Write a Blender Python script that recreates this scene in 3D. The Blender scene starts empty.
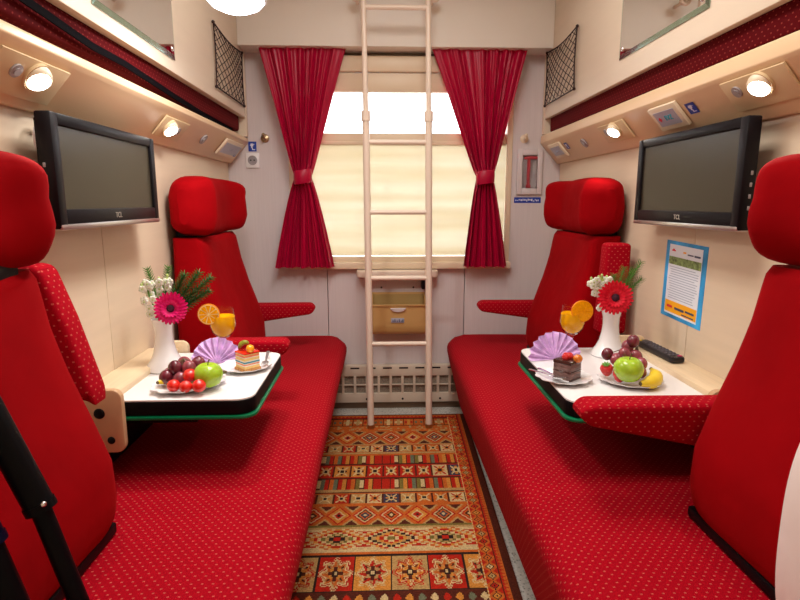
import bpy, bmesh, math, random
from mathutils import Vector, Matrix, noise
random.seed(7)
C = bpy.context.scene.collection
PI = math.pi
XL, XR, YB, ZC = -0.79, 0.96, 2.98, 2.32

def X(side, s):
    return XL + s if side == 'left' else XR - s
def SG(side):
    return 1 if side == 'left' else -1
# ---------------------------------------------------------------- materials
MATS = {}
def mat(name, col, rough=0.5, metal=0.0, var=0.0, vscale=8.0, bump=0.0, bscale=60.0, spec=0.5,
        sheen=0.0, sheen_tint=None, coat=0.0, emit=None, estr=0.0, trans=0.0, ior=1.45, sub=0.0, stretch=None):
    m = bpy.data.materials.new(name); m.use_nodes = True
    nt = m.node_tree; b = nt.nodes['Principled BSDF']
    b.inputs['Base Color'].default_value = (*col, 1)
    b.inputs['Roughness'].default_value = rough
    b.inputs['Metallic'].default_value = metal
    b.inputs['Specular IOR Level'].default_value = spec
    b.inputs['IOR'].default_value = ior
    b.inputs['Transmission Weight'].default_value = trans
    b.inputs['Coat Weight'].default_value = coat
    b.inputs['Sheen Weight'].default_value = sheen
    b.inputs['Sheen Roughness'].default_value = 0.4
    if sheen_tint: b.inputs['Sheen Tint'].default_value = (*sheen_tint, 1)
    if sub:
        b.inputs['Subsurface Weight'].default_value = sub
        b.inputs['Subsurface Scale'].default_value = 0.01
    if emit:
        b.inputs['Emission Color'].default_value = (*emit, 1)
        b.inputs['Emission Strength'].default_value = estr
    if var or bump:
        tc = nt.nodes.new('ShaderNodeTexCoord'); src = tc.outputs['Object']
        if stretch:
            mp = nt.nodes.new('ShaderNodeMapping'); mp.inputs['Scale'].default_value = stretch
            nt.links.new(src, mp.inputs[0]); src = mp.outputs[0]
    if var:
        n = nt.nodes.new('ShaderNodeTexNoise'); n.inputs['Scale'].default_value = vscale; n.inputs['Detail'].default_value = 4
        nt.links.new(src, n.inputs['Vector'])
        r = nt.nodes.new('ShaderNodeValToRGB')
        r.color_ramp.elements[0].position = 0.3; r.color_ramp.elements[1].position = 0.7
        r.color_ramp.elements[0].color = (*[c * (1 - var) for c in col], 1)
        r.color_ramp.elements[1].color = (*[min(1, c * (1 + var)) for c in col], 1)
        nt.links.new(n.outputs['Fac'], r.inputs[0]); nt.links.new(r.outputs[0], b.inputs['Base Color'])
    if bump:
        n = nt.nodes.new('ShaderNodeTexNoise'); n.inputs['Scale'].default_value = bscale; n.inputs['Detail'].default_value = 3
        nt.links.new(src, n.inputs['Vector'])
        bp = nt.nodes.new('ShaderNodeBump'); bp.inputs['Strength'].default_value = bump; bp.inputs['Distance'].default_value = 0.01
        nt.links.new(n.outputs['Fac'], bp.inputs['Height']); nt.links.new(bp.outputs[0], b.inputs['Normal'])
    MATS[name] = m
    return m

M_side = mat('laminate_side', (0.73, 0.595, 0.44), 0.45, var=0.03, vscale=3, stretch=(1, 1, 12))
M_end = mat('laminate_end', (0.68, 0.625, 0.63), 0.45, var=0.03, vscale=4, stretch=(30, 1, 1))
M_bulk = mat('bulkhead_paint', (0.84, 0.80, 0.73), 0.45)
M_ceil = mat('ceiling_paint', (0.88, 0.85, 0.80), 0.6)
M_panel = mat('berth_laminate', (0.80, 0.68, 0.53), 0.4, var=0.02, vscale=3, stretch=(1, 1, 10))
M_cons = mat('console_laminate', (0.80, 0.57, 0.35), 0.35, var=0.04, vscale=5, stretch=(1, 0.3, 3))
M_plate = mat('fitting_plate', (0.70, 0.52, 0.30), 0.4)
M_ledge = mat('pale_wood', (0.78, 0.61, 0.40), 0.4, var=0.06, vscale=9, stretch=(8, 0.6, 8))
M_bracket = mat('bracket_wood', (0.58, 0.36, 0.20), 0.4, var=0.05, vscale=20)
M_black = mat('black_plastic', (0.004, 0.0035, 0.0045), 0.45, spec=0.15)
M_tvframe = mat('tv_frame', (0.006, 0.005, 0.007), 0.4, spec=0.22)
M_screen = mat('tv_screen', (0.040, 0.030, 0.018), 0.3, spec=0.35)
M_silver = mat('silver', (0.62, 0.58, 0.56), 0.28, metal=0.9)
M_grey = mat('grey_plastic', (0.36, 0.33, 0.34), 0.4)
M_chrome = mat('steel', (0.75, 0.75, 0.76), 0.18, metal=1.0)
M_white = mat('white_glaze', (0.88, 0.87, 0.88), 0.15, coat=0.4)
M_wplast = mat('white_plastic', (0.85, 0.84, 0.86), 0.4)
M_tabletop = mat('white_laminate', (0.86, 0.84, 0.84), 0.22)
M_green = mat('green_edge', (0.0, 0.16, 0.06), 0.3)
M_velvet = mat('red_velvet', (0.27, 0.0002, 0.0025), 0.9, var=0.12, vscale=5, bump=0.6, bscale=9, sheen=0.10, sheen_tint=(1, 0.05, 0.05), spec=0.08)
M_curtain = mat('wine_satin', (0.40, 0.001, 0.034), 0.34, spec=0.35, sheen=0.15, sheen_tint=(1, 0.1, 0.2), var=0.08, vscale=30, stretch=(3, 1, 0.3))
M_ladder = mat('cream_enamel', (0.83, 0.70, 0.58), 0.3)
M_cream = mat('cream_plastic', (0.80, 0.66, 0.48), 0.4)
M_bin = mat('tan_plastic', (0.64, 0.40, 0.15), 0.4)
M_binin = mat('tan_plastic_inner', (0.42, 0.28, 0.10), 0.5)
M_heater = mat('heater_cover_paint', (0.70, 0.61, 0.49), 0.45)
M_mesh = mat('grille_mesh', (0.27, 0.23, 0.18), 0.7, var=0.3, vscale=150)
M_brass = mat('brass', (0.45, 0.33, 0.2), 0.3, metal=1.0)
M_blue = mat('blue_sticker', (0.01, 0.05, 0.38), 0.4)
M_stkw = mat('sticker_white', (0.75, 0.78, 0.9), 0.5)
M_lcd = mat('panel_grey', (0.42, 0.44, 0.55), 0.3)
M_cyan = mat('cyan_print', (0.0, 0.42, 0.55), 0.5)
M_redp = mat('red_print', (0.7, 0.03, 0.05), 0.5)
M_lens = mat('lamp_lens', (1, 1, 1), 0.4, emit=(1, 0.95, 0.85), estr=14)
M_dome = mat('dome_glow', (1, 1, 1), 0.4, emit=(0.86, 0.93, 1.0), estr=9)
M_tube = mat('ceiling_diffuser', (1, 1, 1), 0.4, emit=(1, 0.93, 0.84), estr=1.5)
M_net = mat('net_cord', (0.03, 0.012, 0.01), 0.8)
M_hole = mat('dark_hole', (0.03, 0.02, 0.02), 0.9)
M_gap = mat('seam_dark', (0.22, 0.15, 0.1), 0.8)
M_dkred = mat('hammer_red', (0.42, 0.03, 0.04), 0.4)
M_strap = mat('black_strap', (0.003, 0.002, 0.003), 0.9, spec=0.05)
M_pillow = mat('white_cotton', (0.85, 0.76, 0.72), 0.8, bump=0.3, bscale=9)
M_tripod = mat('tripod_black', (0.003, 0.003, 0.004), 0.4, spec=0.12)
M_tripblue = mat('tripod_navy', (0.003, 0.004, 0.02), 0.4, spec=0.12)
M_world = None
# food & flowers
M_apple = mat('apple_skin', (0.36, 0.56, 0.03), 0.22, var=0.22, vscale=30, sub=0.1, coat=0.3)
M_grape = mat('grape_skin', (0.14, 0.015, 0.03), 0.2, var=0.5, vscale=40, sub=0.15, coat=0.4)
M_grapelt = mat('grape_skin_rosy', (0.30, 0.06, 0.08), 0.2, var=0.4, vscale=40, sub=0.2, coat=0.4)
M_tomato = mat('tomato_skin', (0.75, 0.02, 0.01), 0.15, coat=0.5, sub=0.1)
M_straw = mat('strawberry_skin', (0.75, 0.02, 0.02), 0.3, coat=0.3, bump=0.8, bscale=260)
M_banana = mat('banana_skin', (0.85, 0.62, 0.03), 0.4, var=0.08, vscale=20)
M_stem = mat('stem_green', (0.12, 0.30, 0.04), 0.5)
M_stembr = mat('stem_brown', (0.12, 0.08, 0.03), 0.6)
M_leaf = mat('leaf_green', (0.03, 0.13, 0.02), 0.5, var=0.3, vscale=60)
M_fern = mat('fern_green', (0.08, 0.22, 0.03), 0.5, var=0.3, vscale=60)
M_pink = mat('pink_petal', (0.85, 0.0, 0.18), 0.55, sub=0.1)
M_redpet = mat('red_petal', (0.80, 0.0, 0.025), 0.55, sub=0.1)
M_centre = mat('flower_centre', (0.05, 0.005, 0.02), 0.8, var=0.6, vscale=300)
M_wpet = mat('white_petal', (0.85, 0.85, 0.74), 0.6, sub=0.1)
M_bud = mat('pale_bud', (0.45, 0.55, 0.18), 0.6)
M_glass = mat('clear_glass', (1, 1, 1), 0.02, trans=1.0, ior=1.12)
M_juice = mat('orange_juice', (1.0, 0.46, 0.0), 0.25)
M_rind = mat('orange_rind', (0.95, 0.30, 0.0), 0.4)
M_pith = mat('orange_pith', (0.95, 0.72, 0.35), 0.5)
M_pulp = mat('orange_pulp', (0.95, 0.36, 0.0), 0.25, var=0.15, vscale=200)
M_napkin = mat('lilac_napkin', (0.72, 0.47, 0.90), 0.8, var=0.28, vscale=45)
M_cakes = [mat('cake_crumb', (0.55, 0.26, 0.08), 0.8, var=0.3, vscale=150), mat('cake_yellow', (0.85, 0.60, 0.22), 0.7, var=0.1, vscale=200),
           mat('cake_cream', (0.9, 0.82, 0.7), 0.6), mat('cake_teal', (0.05, 0.30, 0.42), 0.6), mat('cake_orange', (0.85, 0.25, 0.12), 0.6),
           mat('cake_glaze', (0.75, 0.03, 0.01), 0.12, coat=0.5)]
M_choc = mat('chocolate', (0.055, 0.018, 0.014), 0.2, var=0.5, vscale=35, coat=0.4)
M_choclt = mat('chocolate_marbled', (0.17, 0.09, 0.08), 0.3, var=0.6, vscale=60, stretch=(1, 1, 4))
M_kiwi = mat('kiwi', (0.28, 0.30, 0.03), 0.3, var=0.4, vscale=120)
M_physalis = mat('physalis', (0.95, 0.38, 0.01), 0.2, coat=0.4)
M_glaze2 = mat('amber_jelly', (0.6, 0.15, 0.01), 0.15, var=0.4, vscale=90, coat=0.5)
M_mirror = mat('mirror_silver', (0.9, 0.9, 0.88), 0.02, metal=1.0)
M_bevel = mat('mirror_bevel', (0.35, 0.5, 0.42), 0.08, metal=0.9)
M_wglass = mat('pane_glass', (1, 1, 1), 0.02, trans=1.0, ior=1.05, spec=0.2)
M_paperw = mat('poster_paper', (0.80, 0.84, 0.92), 0.5)
M_paperb = mat('poster_blue', (0.03, 0.30, 0.72), 0.5, var=0.6, vscale=9)
M_papero = mat('poster_orange', (0.95, 0.42, 0.01), 0.5)
M_ink = mat('poster_ink', (0.06, 0.07, 0.14), 0.6)
M_inkl = mat('poster_ink_soft', (0.42, 0.46, 0.58), 0.6)
M_pgreen = mat('poster_photo', (0.20, 0.28, 0.10), 0.6, var=0.7, vscale=70)
M_remote = mat('remote_shell', (0.012, 0.010, 0.013), 0.35)
M_key = mat('remote_key', (0.13, 0.12, 0.14), 0.5)
M_keyy = mat('remote_key_yellow', (0.7, 0.5, 0.03), 0.5)
M_keyp = mat('remote_key_red', (0.6, 0.04, 0.15), 0.5)

# shade cloth : translucent
def shade_mat():
    m = bpy.data.materials.new('shade_cloth'); m.use_nodes = True
    nt = m.node_tree; nt.nodes.clear()
    o = nt.nodes.new('ShaderNodeOutputMaterial'); mx = nt.nodes.new('ShaderNodeMixShader')
    d = nt.nodes.new('ShaderNodeBsdfDiffuse'); t = nt.nodes.new('ShaderNodeBsdfTranslucent')
    tc = nt.nodes.new('ShaderNodeTexCoord'); mp = nt.nodes.new('ShaderNodeMapping'); mp.inputs['Scale'].default_value = (0.6, 1, 9)
    n = nt.nodes.new('ShaderNodeTexNoise'); n.inputs['Scale'].default_value = 1.3; n.inputs['Detail'].default_value = 2
    r = nt.nodes.new('ShaderNodeValToRGB')
    r.color_ramp.elements[0].position = 0.35; r.color_ramp.elements[1].position = 0.65
    r.color_ramp.elements[0].color = (0.80, 0.735, 0.58, 1); r.color_ramp.elements[1].color = (0.86, 0.82, 0.70, 1)  # bands in the cloth colour imitate light and shade from objects outside
    L = nt.links.new
    L(tc.outputs['Object'], mp.inputs[0]); L(mp.outputs[0], n.inputs['Vector']); L(n.outputs['Fac'], r.inputs[0])
    L(r.outputs[0], d.inputs[0]); L(r.outputs[0], t.inputs[0])
    mx.inputs[0].default_value = 0.5
    L(d.outputs[0], mx.inputs[1]); L(t.outputs[0], mx.inputs[2]); L(mx.outputs[0], o.inputs[0])
    return m
M_shade = shade_mat()

# red upholstery with staggered pale pin dots, laid out on the UV map in metres
def dotted(name, base, dot, px=0.021, py=0.0115, r=0.0017):
    m = bpy.data.materials.new(name); m.use_nodes = True
    nt = m.node_tree; b = nt.nodes['Principled BSDF']; L = nt.links.new
    def mth(op, a, bb=None):
        n = nt.nodes.new('ShaderNodeMath'); n.operation = op
        for i, v in enumerate((a, bb)):
            if v is None: continue
            if isinstance(v, (int, float)): n.inputs[i].default_value = v
            else: L(v, n.inputs[i])
        return n.outputs[0]
    uv = nt.nodes.new('ShaderNodeUVMap'); sp = nt.nodes.new('ShaderNodeSeparateXYZ'); L(uv.outputs[0], sp.inputs[0])
    v = mth('DIVIDE', sp.outputs['Y'], py); row = mth('FLOOR', v)
    off = mth('MULTIPLY', mth('MODULO', mth('ABSOLUTE', row), 2.0), 0.5)
    u = mth('ADD', mth('DIVIDE', sp.outputs['X'], px), off)
    du = mth('MULTIPLY', mth('ABSOLUTE', mth('SUBTRACT', mth('FRACT', u), 0.5)), px)
    dv = mth('MULTIPLY', mth('ABSOLUTE', mth('SUBTRACT', mth('FRACT', v), 0.5)), py)
    d = mth('MAXIMUM', mth('MULTIPLY', du, 0.75), dv)
    k = mth('LESS_THAN', d, r)
    mx = nt.nodes.new('ShaderNodeMix'); mx.data_type = 'RGBA'
    L(k, mx.inputs[0]); mx.inputs[6].default_value = (*base, 1); mx.inputs[7].default_value = (*dot, 1)
    L(mx.outputs[2], b.inputs['Base Color'])
    b.inputs['Roughness'].default_value = 0.9; b.inputs['Specular IOR Level'].default_value = 0.1
    b.inputs['Sheen Weight'].default_value = 0.05; b.inputs['Sheen Tint'].default_value = (1, 0.08, 0.08, 1); b.inputs['Sheen Roughness'].default_value = 0.4
    return m
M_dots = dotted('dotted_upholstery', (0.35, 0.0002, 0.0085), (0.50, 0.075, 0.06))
M_dotsshade = dotted('shaded_dotted_upholstery', (0.085, 0.0008, 0.003), (0.22, 0.03, 0.025))  # same dotted red, darkened to imitate shade in the gap under the berth

def floor_mat():
    m = mat('speckled_floor', (0.5, 0.5, 0.47), 0.4); nt = m.node_tree; b = nt.nodes['Principled BSDF']
    tc = nt.nodes.new('ShaderNodeTexCoord'); v = nt.nodes.new('ShaderNodeTexVoronoi'); v.inputs['Scale'].default_value = 110
    r = nt.nodes.new('ShaderNodeValToRGB'); e = r.color_ramp.elements
    e[0].position = 0.12; e[0].color = (0.05, 0.06, 0.04, 1); e[1].position = 0.26; e[1].color = (0.52, 0.52, 0.47, 1)
    n2 = r.color_ramp.elements.new(0.6); n2.color = (0.66, 0.65, 0.6, 1)
    nt.links.new(tc.outputs['Object'], v.inputs['Vector']); nt.links.new(v.outputs['Distance'], r.inputs[0]); nt.links.new(r.outputs[0], b.inputs['Base Color'])
    return m
M_floor = floor_mat()
def rug_mat():
    m = mat('rug_wool', (0.4, 0.1, 0.03), 0.9, spec=0.1); nt = m.node_tree; b = nt.nodes['Principled BSDF']
    a = nt.nodes.new('ShaderNodeAttribute'); a.attribute_name = 'knot'
    nt.links.new(a.outputs['Color'], b.inputs['Base Color'])
    return m
M_rug = rug_mat()

# ---------------------------------------------------------------- mesh helpers
def link(name, bm, mats, parent=None, smooth=True, recalc=True):
    if recalc: bmesh.ops.recalc_face_normals(bm, faces=bm.faces)
    me = bpy.data.meshes.new(name); bm.to_mesh(me); bm.free()
    for m in (mats if isinstance(mats, (list, tuple)) else [mats]): me.materials.append(m)
    if smooth:
        for p in me.polygons: p.use_smooth = True
        try: me.set_sharp_from_angle(angle=math.radians(38))
        except Exception: pass
    o = bpy.data.objects.new(name, me); C.objects.link(o)
    if parent: 
        o.parent = parent; o.matrix_parent_inverse = Matrix.Translation(-parent.location)
    return o
def thing(name, label, cat, loc=(0, 0, 0), group=None):
    o = bpy.data.objects.new(name, None); C.objects.link(o); o.location = loc; o.empty_display_size = 0.05
    o['label'] = label; o['category'] = cat
    if group: o['group'] = group
    return o
def tag(o, label, cat, group=None):
    o['label'] = label; o['category'] = cat
    if group: o['group'] = group
    return o
def struct(o):
    o['kind'] = 'structure'; return o
def B(): return bmesh.new()

def box(bm, x0, x1, y0, y1, z0, z1, bev=0.0, mi=0, seg=2):
    t = bmesh.new()
    bmesh.ops.create_cube(t, size=1)
    for v in t.verts:
        v.co = Vector(((x0 + x1) / 2 + v.co.x * abs(x1 - x0), (y0 + y1) / 2 + v.co.y * abs(y1 - y0), (z0 + z1) / 2 + v.co.z * abs(z1 - z0)))
    if bev: bmesh.ops.bevel(t, geom=t.edges[:] , offset=bev, segments=seg, affect='EDGES', profile=0.5)
    merge(bm, t, mi=mi)
def merge(bm, t, M=None, mi=None):
    mp = {}
    for v in t.verts: mp[v] = bm.verts.new(M @ v.co if M else v.co)
    for f in t.faces:
        try:
            g = bm.faces.new([mp[v] for v in f.verts]); g.material_index = f.material_index if mi is None else mi
        except ValueError: pass
    t.free()
def tube(bm, pts, r, seg=12, mi=0, cap=True):
    pts = [Vector(p) for p in pts]; n = len(pts); rs = r if isinstance(r, (list, tuple)) else [r] * n
    prev = None; rings = []
    up = None
    for i, p in enumerate(pts):
        d = (pts[min(i + 1, n - 1)] - pts[max(i - 1, 0)]).normalized()
        if up is None:
            up = d.orthogonal().normalized()
        else:
            up = (up - d * up.dot(d)).normalized()
        w = d.cross(up)
        rings.append([p + (up * math.cos(a) + w * math.sin(a)) * rs[i] for a in [2 * PI * k / seg for k in range(seg)]])
    loft(bm, rings, mi, cap)
def loft(bm, rings, mi=0, cap=True, closed=True):
    vr = [[bm.verts.new(p) for p in r] for r in rings]
    n = len(vr[0]); k = n if closed else n - 1
    for a, b in zip(vr, vr[1:]):
        for j in range(k):
            f = bm.faces.new([a[j], a[(j + 1) % n], b[(j + 1) % n], b[j]]); f.material_index = mi
    if cap and closed:
        for r in (vr[0], vr[-1]):
            f = bm.faces.new(r); f.material_index = mi
    return vr
def lathe(bm, prof, c=(0, 0, 0), seg=32, mi=0, rfun=None, sy=1.0, rot=0.0, M=None):
    rings = []
    for r, z in prof:
        rg = []
        for k in range(seg):
            a = 2 * PI * k / seg; rr = r * (rfun(a, r) if rfun else 1)
            x, y = rr * math.cos(a), rr * math.sin(a) * sy
            p = Vector((x * math.cos(rot) - y * math.sin(rot), x * math.sin(rot) + y * math.cos(rot), z))
            if M: p = M @ p
            rg.append(p + Vector(c))
        rings.append(rg)
    loft(bm, rings, mi)
def ball(bm, c, r, sc=(1, 1, 1), u=16, v=10, mi=0, M=None):
    t = bmesh.new(); bmesh.ops.create_uvsphere(t, u_segments=u, v_segments=v, radius=r)
    for w in t.verts:
        w.co = Vector((w.co.x * sc[0], w.co.y * sc[1], w.co.z * sc[2]))
        if M: w.co = M @ w.co
        w.co += Vector(c)
    merge(bm, t, mi=mi)
def prism(bm, poly, axis, a0, a1, bev=0.0, mi=0, seg=2):
    """poly = 2D outline, extruded along axis 'x','y','z'"""
    def P(p, a):
        return {'x': (a, p[0], p[1]), 'y': (p[0], a, p[1]), 'z': (p[0], p[1], a)}[axis]
    t = bmesh.new()
    loft(t, [[P(p, a0) for p in poly], [P(p, a1) for p in poly]])
    bmesh.ops.recalc_face_normals(t, faces=t.faces)
    if bev: bmesh.ops.bevel(t, geom=t.edges[:], offset=bev, segments=seg, affect='EDGES', profile=0.5)
    merge(bm, t, mi=mi)
def rrect(x0, x1, y0, y1, r, n=6, corners=(1, 1, 1, 1)):
    """ccw rounded rectangle; corners = (x0y0, x1y0, x1y1, x0y1)"""
    out = []
    for (cx, cy, a0, on) in ((x0, y0, PI, corners[0]), (x1, y0, 1.5 * PI, corners[1]), (x1, y1, 0, corners[2]), (x0, y1, 0.5 * PI, corners[3])):
        if not on: out.append((cx, cy)); continue
        sx = 1 if cx == x0 else -1; sy = 1 if cy == y0 else -1
        for k in range(n + 1):
            a = a0 + k / n * PI / 2
            out.append((cx + sx * r + r * math.cos(a), cy + sy * r + r * math.sin(a)))
    return out
def superell(cx, cy, hx, hy, n=32, p=4.0):
    out = []
    for k in range(n):
        a = 2 * PI * k / n; c, s = math.cos(a), math.sin(a)
        out.append((cx + hx * math.copysign(abs(c) ** (2 / p), c), cy + hy * math.copysign(abs(s) ** (2 / p), s)))
    return out
def uv_box(o):
    """metre-scale UV by dominant normal"""
    me = o.data; uv = me.uv_layers.new(name='UVMap')
    for p in me.polygons:
        n = p.normal; ax = max(range(3), key=lambda i: abs(n[i]))
        for li in p.loop_indices:
            c = me.vertices[me.loops[li].vertex_index].co
            uv.data[li].uv = {0: (c.y, c.z), 1: (c.x, c.z), 2: (c.x, c.y)}[ax]
def quad(bm, o, U, V, u0, u1, v0, v1, d, N, mi=0):
    o, U, V, N = Vector(o), Vector(U), Vector(V), Vector(N)
    f = bm.faces.new([bm.verts.new(o + U * u + V * v + N * d) for u, v in ((u0, v0), (u1, v0), (u1, v1), (u0, v1))]); f.material_index = mi
    # a hair of thickness
    g = bm.faces.new([bm.verts.new(o + U * u + V * v + N * (d - 0.0002)) for u, v in ((u0, v0), (u1, v0), (u1, v1), (u0, v1))]); g.material_index = mi
def text_mesh(name, s, size, mat_, o, U, V, parent, depth=0.0006):
    cu = bpy.data.curves.new(name, 'FONT'); cu.body = s; cu.size = size; cu.extrude = depth; cu.align_x = 'CENTER'; cu.align_y = 'CENTER'
    ob = bpy.data.objects.new('tmp', cu); C.objects.link(ob)
    dg = bpy.context.evaluated_depsgraph_get(); dg.update()
    me = bpy.data.meshes.new_from_object(ob.evaluated_get(dg)); bpy.data.objects.remove(ob)
    U, V = Vector(U).normalized(), Vector(V).normalized(); N = U.cross(V)
    M = Matrix((U, V, N)).transposed().to_4x4(); M.translation = Vector(o)
    me.transform(M); me.materials.clear(); me.materials.append(mat_)
    r = bpy.data.objects.new(name, me); C.objects.link(r)
    if parent: r.parent = parent; r.matrix_parent_inverse = Matrix.Translation(-parent.location)
    return r

# ---------------------------------------------------------------- room
Y0 = -0.75
b = B(); box(b, XL - 0.03, XR + 0.03, Y0, YB, -0.05, 0); struct(link('floor', b, M_floor, smooth=False))
b = B(); box(b, XL - 0.03, XR + 0.03, Y0, YB + 0.06, ZC, ZC + 0.05); struct(link('ceiling', b, M_ceil, smooth=False))
for side in ('left', 'right'):
    b = B()
    a, c = (XL - 0.03, XL) if side == 'left' else (XR, XR + 0.03)
    ys = [Y0, 0.75, 1.6 if side == 'left' else 1.65, YB]
    a, c = (XL - 0.006, XL) if side == 'left' else (XR, XR + 0.006)
    for p, q in zip(ys, ys[1:]): box(b, a, c, p + 0.0012, q - 0.0012, 0, ZC, 0.001, seg=1)
    box(b, XL - 0.03 if side == 'left' else XR + 0.003, XL - 0.003 if side == 'left' else XR + 0.03, Y0, YB, 0, ZC, mi=1)
    struct(link('wall_' + side, b, [M_side, M_gap], smooth=False))
b = B(); box(b, XL - 0.03, XR + 0.03, Y0 - 0.03, Y0, 0, ZC); struct(link('wall_front', b, M_side, smooth=False))
WX0, WX1, WZ0, WZ1 = -0.475, 0.70, 0.83, 1.80
b = B()
box(b, XL - 0.04, WX0, YB, YB + 0.05, 0, ZC)
box(b, WX1, XR + 0.04, YB, YB + 0.05, 0, ZC)
box(b, WX0, WX1, YB, YB + 0.05, WZ1, ZC)
# panels below the window, separated by fine seams
box(b, WX0, -0.290, YB, YB + 0.05, 0, WZ0); box(b, -0.286, 0.459, YB, YB + 0.05, 0, WZ0); box(b, 0.463, WX1, YB, YB + 0.05, 0, WZ0)
box(b, WX0, WX1, YB + 0.045, YB + 0.05, 0, WZ0, mi=1)
struct(link('wall_back', b, [M_end, M_gap], smooth=False))
b = B(); box(b, XL + 0.11, XR - 0.105, 2.84, YB, 1.892, ZC, 0.004); struct(link('trim_1', b, M_bulk))
b = B(); box(b, WX0 - 0.0, WX1, 2.965, YB, 1.880, 1.892, 0.002); struct(link('trim_2', b, M_gap))

# window
w = struct(bpy.data.objects.new('window_1', None)); C.objects.link(w); w.location = (0.11, YB, WZ0)
b = B()
box(b, WX0, WX0 + 0.035, 2.968, 3.03, WZ0, WZ1, 0.004); box(b, WX1 - 0.03, WX1, 2.968, 3.03, WZ0, WZ1, 0.004)
box(b, WX0 + 0.035, WX1 - 0.03, 2.968, 3.03, WZ0 + 0.0, WZ0 + 0.03, 0.004)
box(b, WX0 + 0.035, WX1 - 0.03, 2.99, 3.03, 1.447, 1.505, 0.004)
link('window_frame', b, M_cream, w)
b = B(); box(b, WX0 + 0.03, WX1 - 0.03, 3.02, 3.024, WZ0 + 0.02, WZ1); link('glass_pane', b, M_wglass, w, smooth=False)
b = B(); box(b, -0.478, 0.703, 2.935, 2.985, 0.795, 0.832, 0.006); link('window_sill', b, M_cream, w)

t = thing('roller_blind', 'cream roller blind case with pale yellow translucent shade lowered over the train window', 'blind', (0.11, 2.95, 1.7))
b = B(); box(b, WX0 + 0.01, WX1 - 0.01, 2.925, 2.978, 1.795, 1.873, 0.008); box(b, WX0 + 0.01, WX1 - 0.01, 2.94, 2.978, 1.70, 1.792, 0.004); link('blind_case', b, M_cream, t)
b = B()
n = 60
rings = []
for i in range(n + 1):
    z = WZ0 + 0.035 + (1.452 - WZ0 - 0.035) * i / n
    y = 2.984 + 0.0022 * math.sin(i * 0.9)
    rings.append([(WX0 + 0.036, y, z), (WX1 - 0.031, y, z), (WX1 - 0.031, y + 0.001, z), (WX0 + 0.036, y + 0.001, z)])
loft(b, rings); link('shade', b, M_shade, t)
b = B(); box(b, WX0 + 0.04, WX1 - 0.035, 2.972, 2.988, 1.443, 1.462, 0.004); link('bottom_rail', b, M_cream, t)

# ---------------------------------------------------------------- curtains
def curtain(label, x_top, x_tie, x_bot, ztie=1.275):
    t = thing('curtain', label, 'curtain', ((x_top[0] + x_top[1]) / 2, 2.885, 1.3))
    b = B(); ztop, zbot = 1.898, 0.812
    NI, NJ = 70, 150; rings = []
    ph = random.random() * 9
    for i in range(NI + 1):
        q = i / NI; z = ztop + (zbot - ztop) * q
        if z > ztie:
            u = (z - ztie) / (ztop - ztie); e = u ** 0.80 * (0.75 + 0.25 * u)
            x0 = x_tie[0] + (x_top[0] - x_tie[0]) * e; x1 = x_tie[1] + (x_top[1] - x_tie[1]) * e
            amp = 0.010 + 0.008 * (1 - u)
        else:
            u = (ztie - z) / (ztie - zbot); e = u ** 0.8
            x0 = x_tie[0] + (x_bot[0] - x_tie[0]) * e; x1 = x_tie[1] + (x_bot[1] - x_tie[1]) * e
            amp = 0.014 + 0.008 * u
        g = math.exp(-((z - ztie) / 0.05) ** 2)
        rg = []
        for j in range(NJ + 1):
            v = j / NJ
            vv = v + 0.012 * math.sin(6 * v + 3 * q + ph)
            w1 = noise.noise(Vector((v * 7, q * 0.8, ph))) * 2.2
            y = 2.880 + 1.25 * amp * (1 - 0.35 * g) * (0.62 * math.sin(2 * PI * 7 * vv + ph + w1) + 0.38 * math.sin(2 * PI * 12.3 * vv + 1.2 * q + 2 * ph - w1))
            y += -0.035 * g * (1 - (2 * v - 1) ** 2)   # bunch bulges forward at the tie
            zz = z
            if i == NI: zz += 0.003 * math.sin(2 * PI * 5 * vv + ph)
            rg.append((x0 + (x1 - x0) * v, y, zz))
        rings.append(rg + [(p[0], p[1] + 0.0015, p[2]) for p in reversed(rg)])
    loft(b, rings); link('cloth', b, M_curtain, t)
    b = B(); cx = (x_tie[0] + x_tie[1]) / 2; hw = (x_tie[1] - x_tie[0]) / 2 + 0.004; rings = []
    out = []
    for k in range(28):
        a = 2 * PI * k / 28; out.append((cx + hw * math.cos(a), 2.868 + 0.034 * math.sin(a)))
    rings = []
    for dz, s in ((-0.034, 0.97), (-0.03, 1.03), (0, 1.05), (0.03, 1.03), (0.034, 0.97)):
        rings.append([(cx + (p[0] - cx) * s, 2.868 + (p[1] - 2.868) * s, ztie + dz + 0.006 * (p[0] - cx) / hw) for p in out])
    loft(b, rings)
    link('tieback', b, M_curtain, t)
curtain('wine red satin curtain tied back at the left side of the window', (-0.590, -0.162), (-0.430, -0.350), (-0.548, -0.240))
curtain('wine red satin curtain tied back at the right side of the window', (0.261, 0.738), (0.498, 0.582), (0.436, 0.668))

# ---------------------------------------------------------------- fittings on the end wall
def coat_hook(x, z, label, m):
    t = thing('coat_hook', label, 'hook', (x, YB, z))
    b = B(); M = Matrix.Rotation(PI / 2, 4, 'X'); lathe(b, [(0.0, 0), (0.022, 0), (0.022, 0.004), (0.012, 0.010), (0.0, 0.010)][1:4], (x, YB, z), 20, M=M); link('rose', b, m, t)
    b = B(); tube(b, [(x, YB - 0.006, z), (x, YB - 0.022, z - 0.006), (x, YB - 0.036, z - 0.004), (x, YB - 0.042, z + 0.012)], [0.006, 0.005, 0.005, 0.006]); ball(b, (x, YB - 0.042, z + 0.014), 0.009); link('prong', b, m, t)
coat_hook(-0.594, 1.475, 'small dull brass coat hook on the end wall left of the left curtain', M_brass)
coat_hook(0.762, 1.478, 'small round cream coat hook on the end wall above the hammer case', M_cream)
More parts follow.
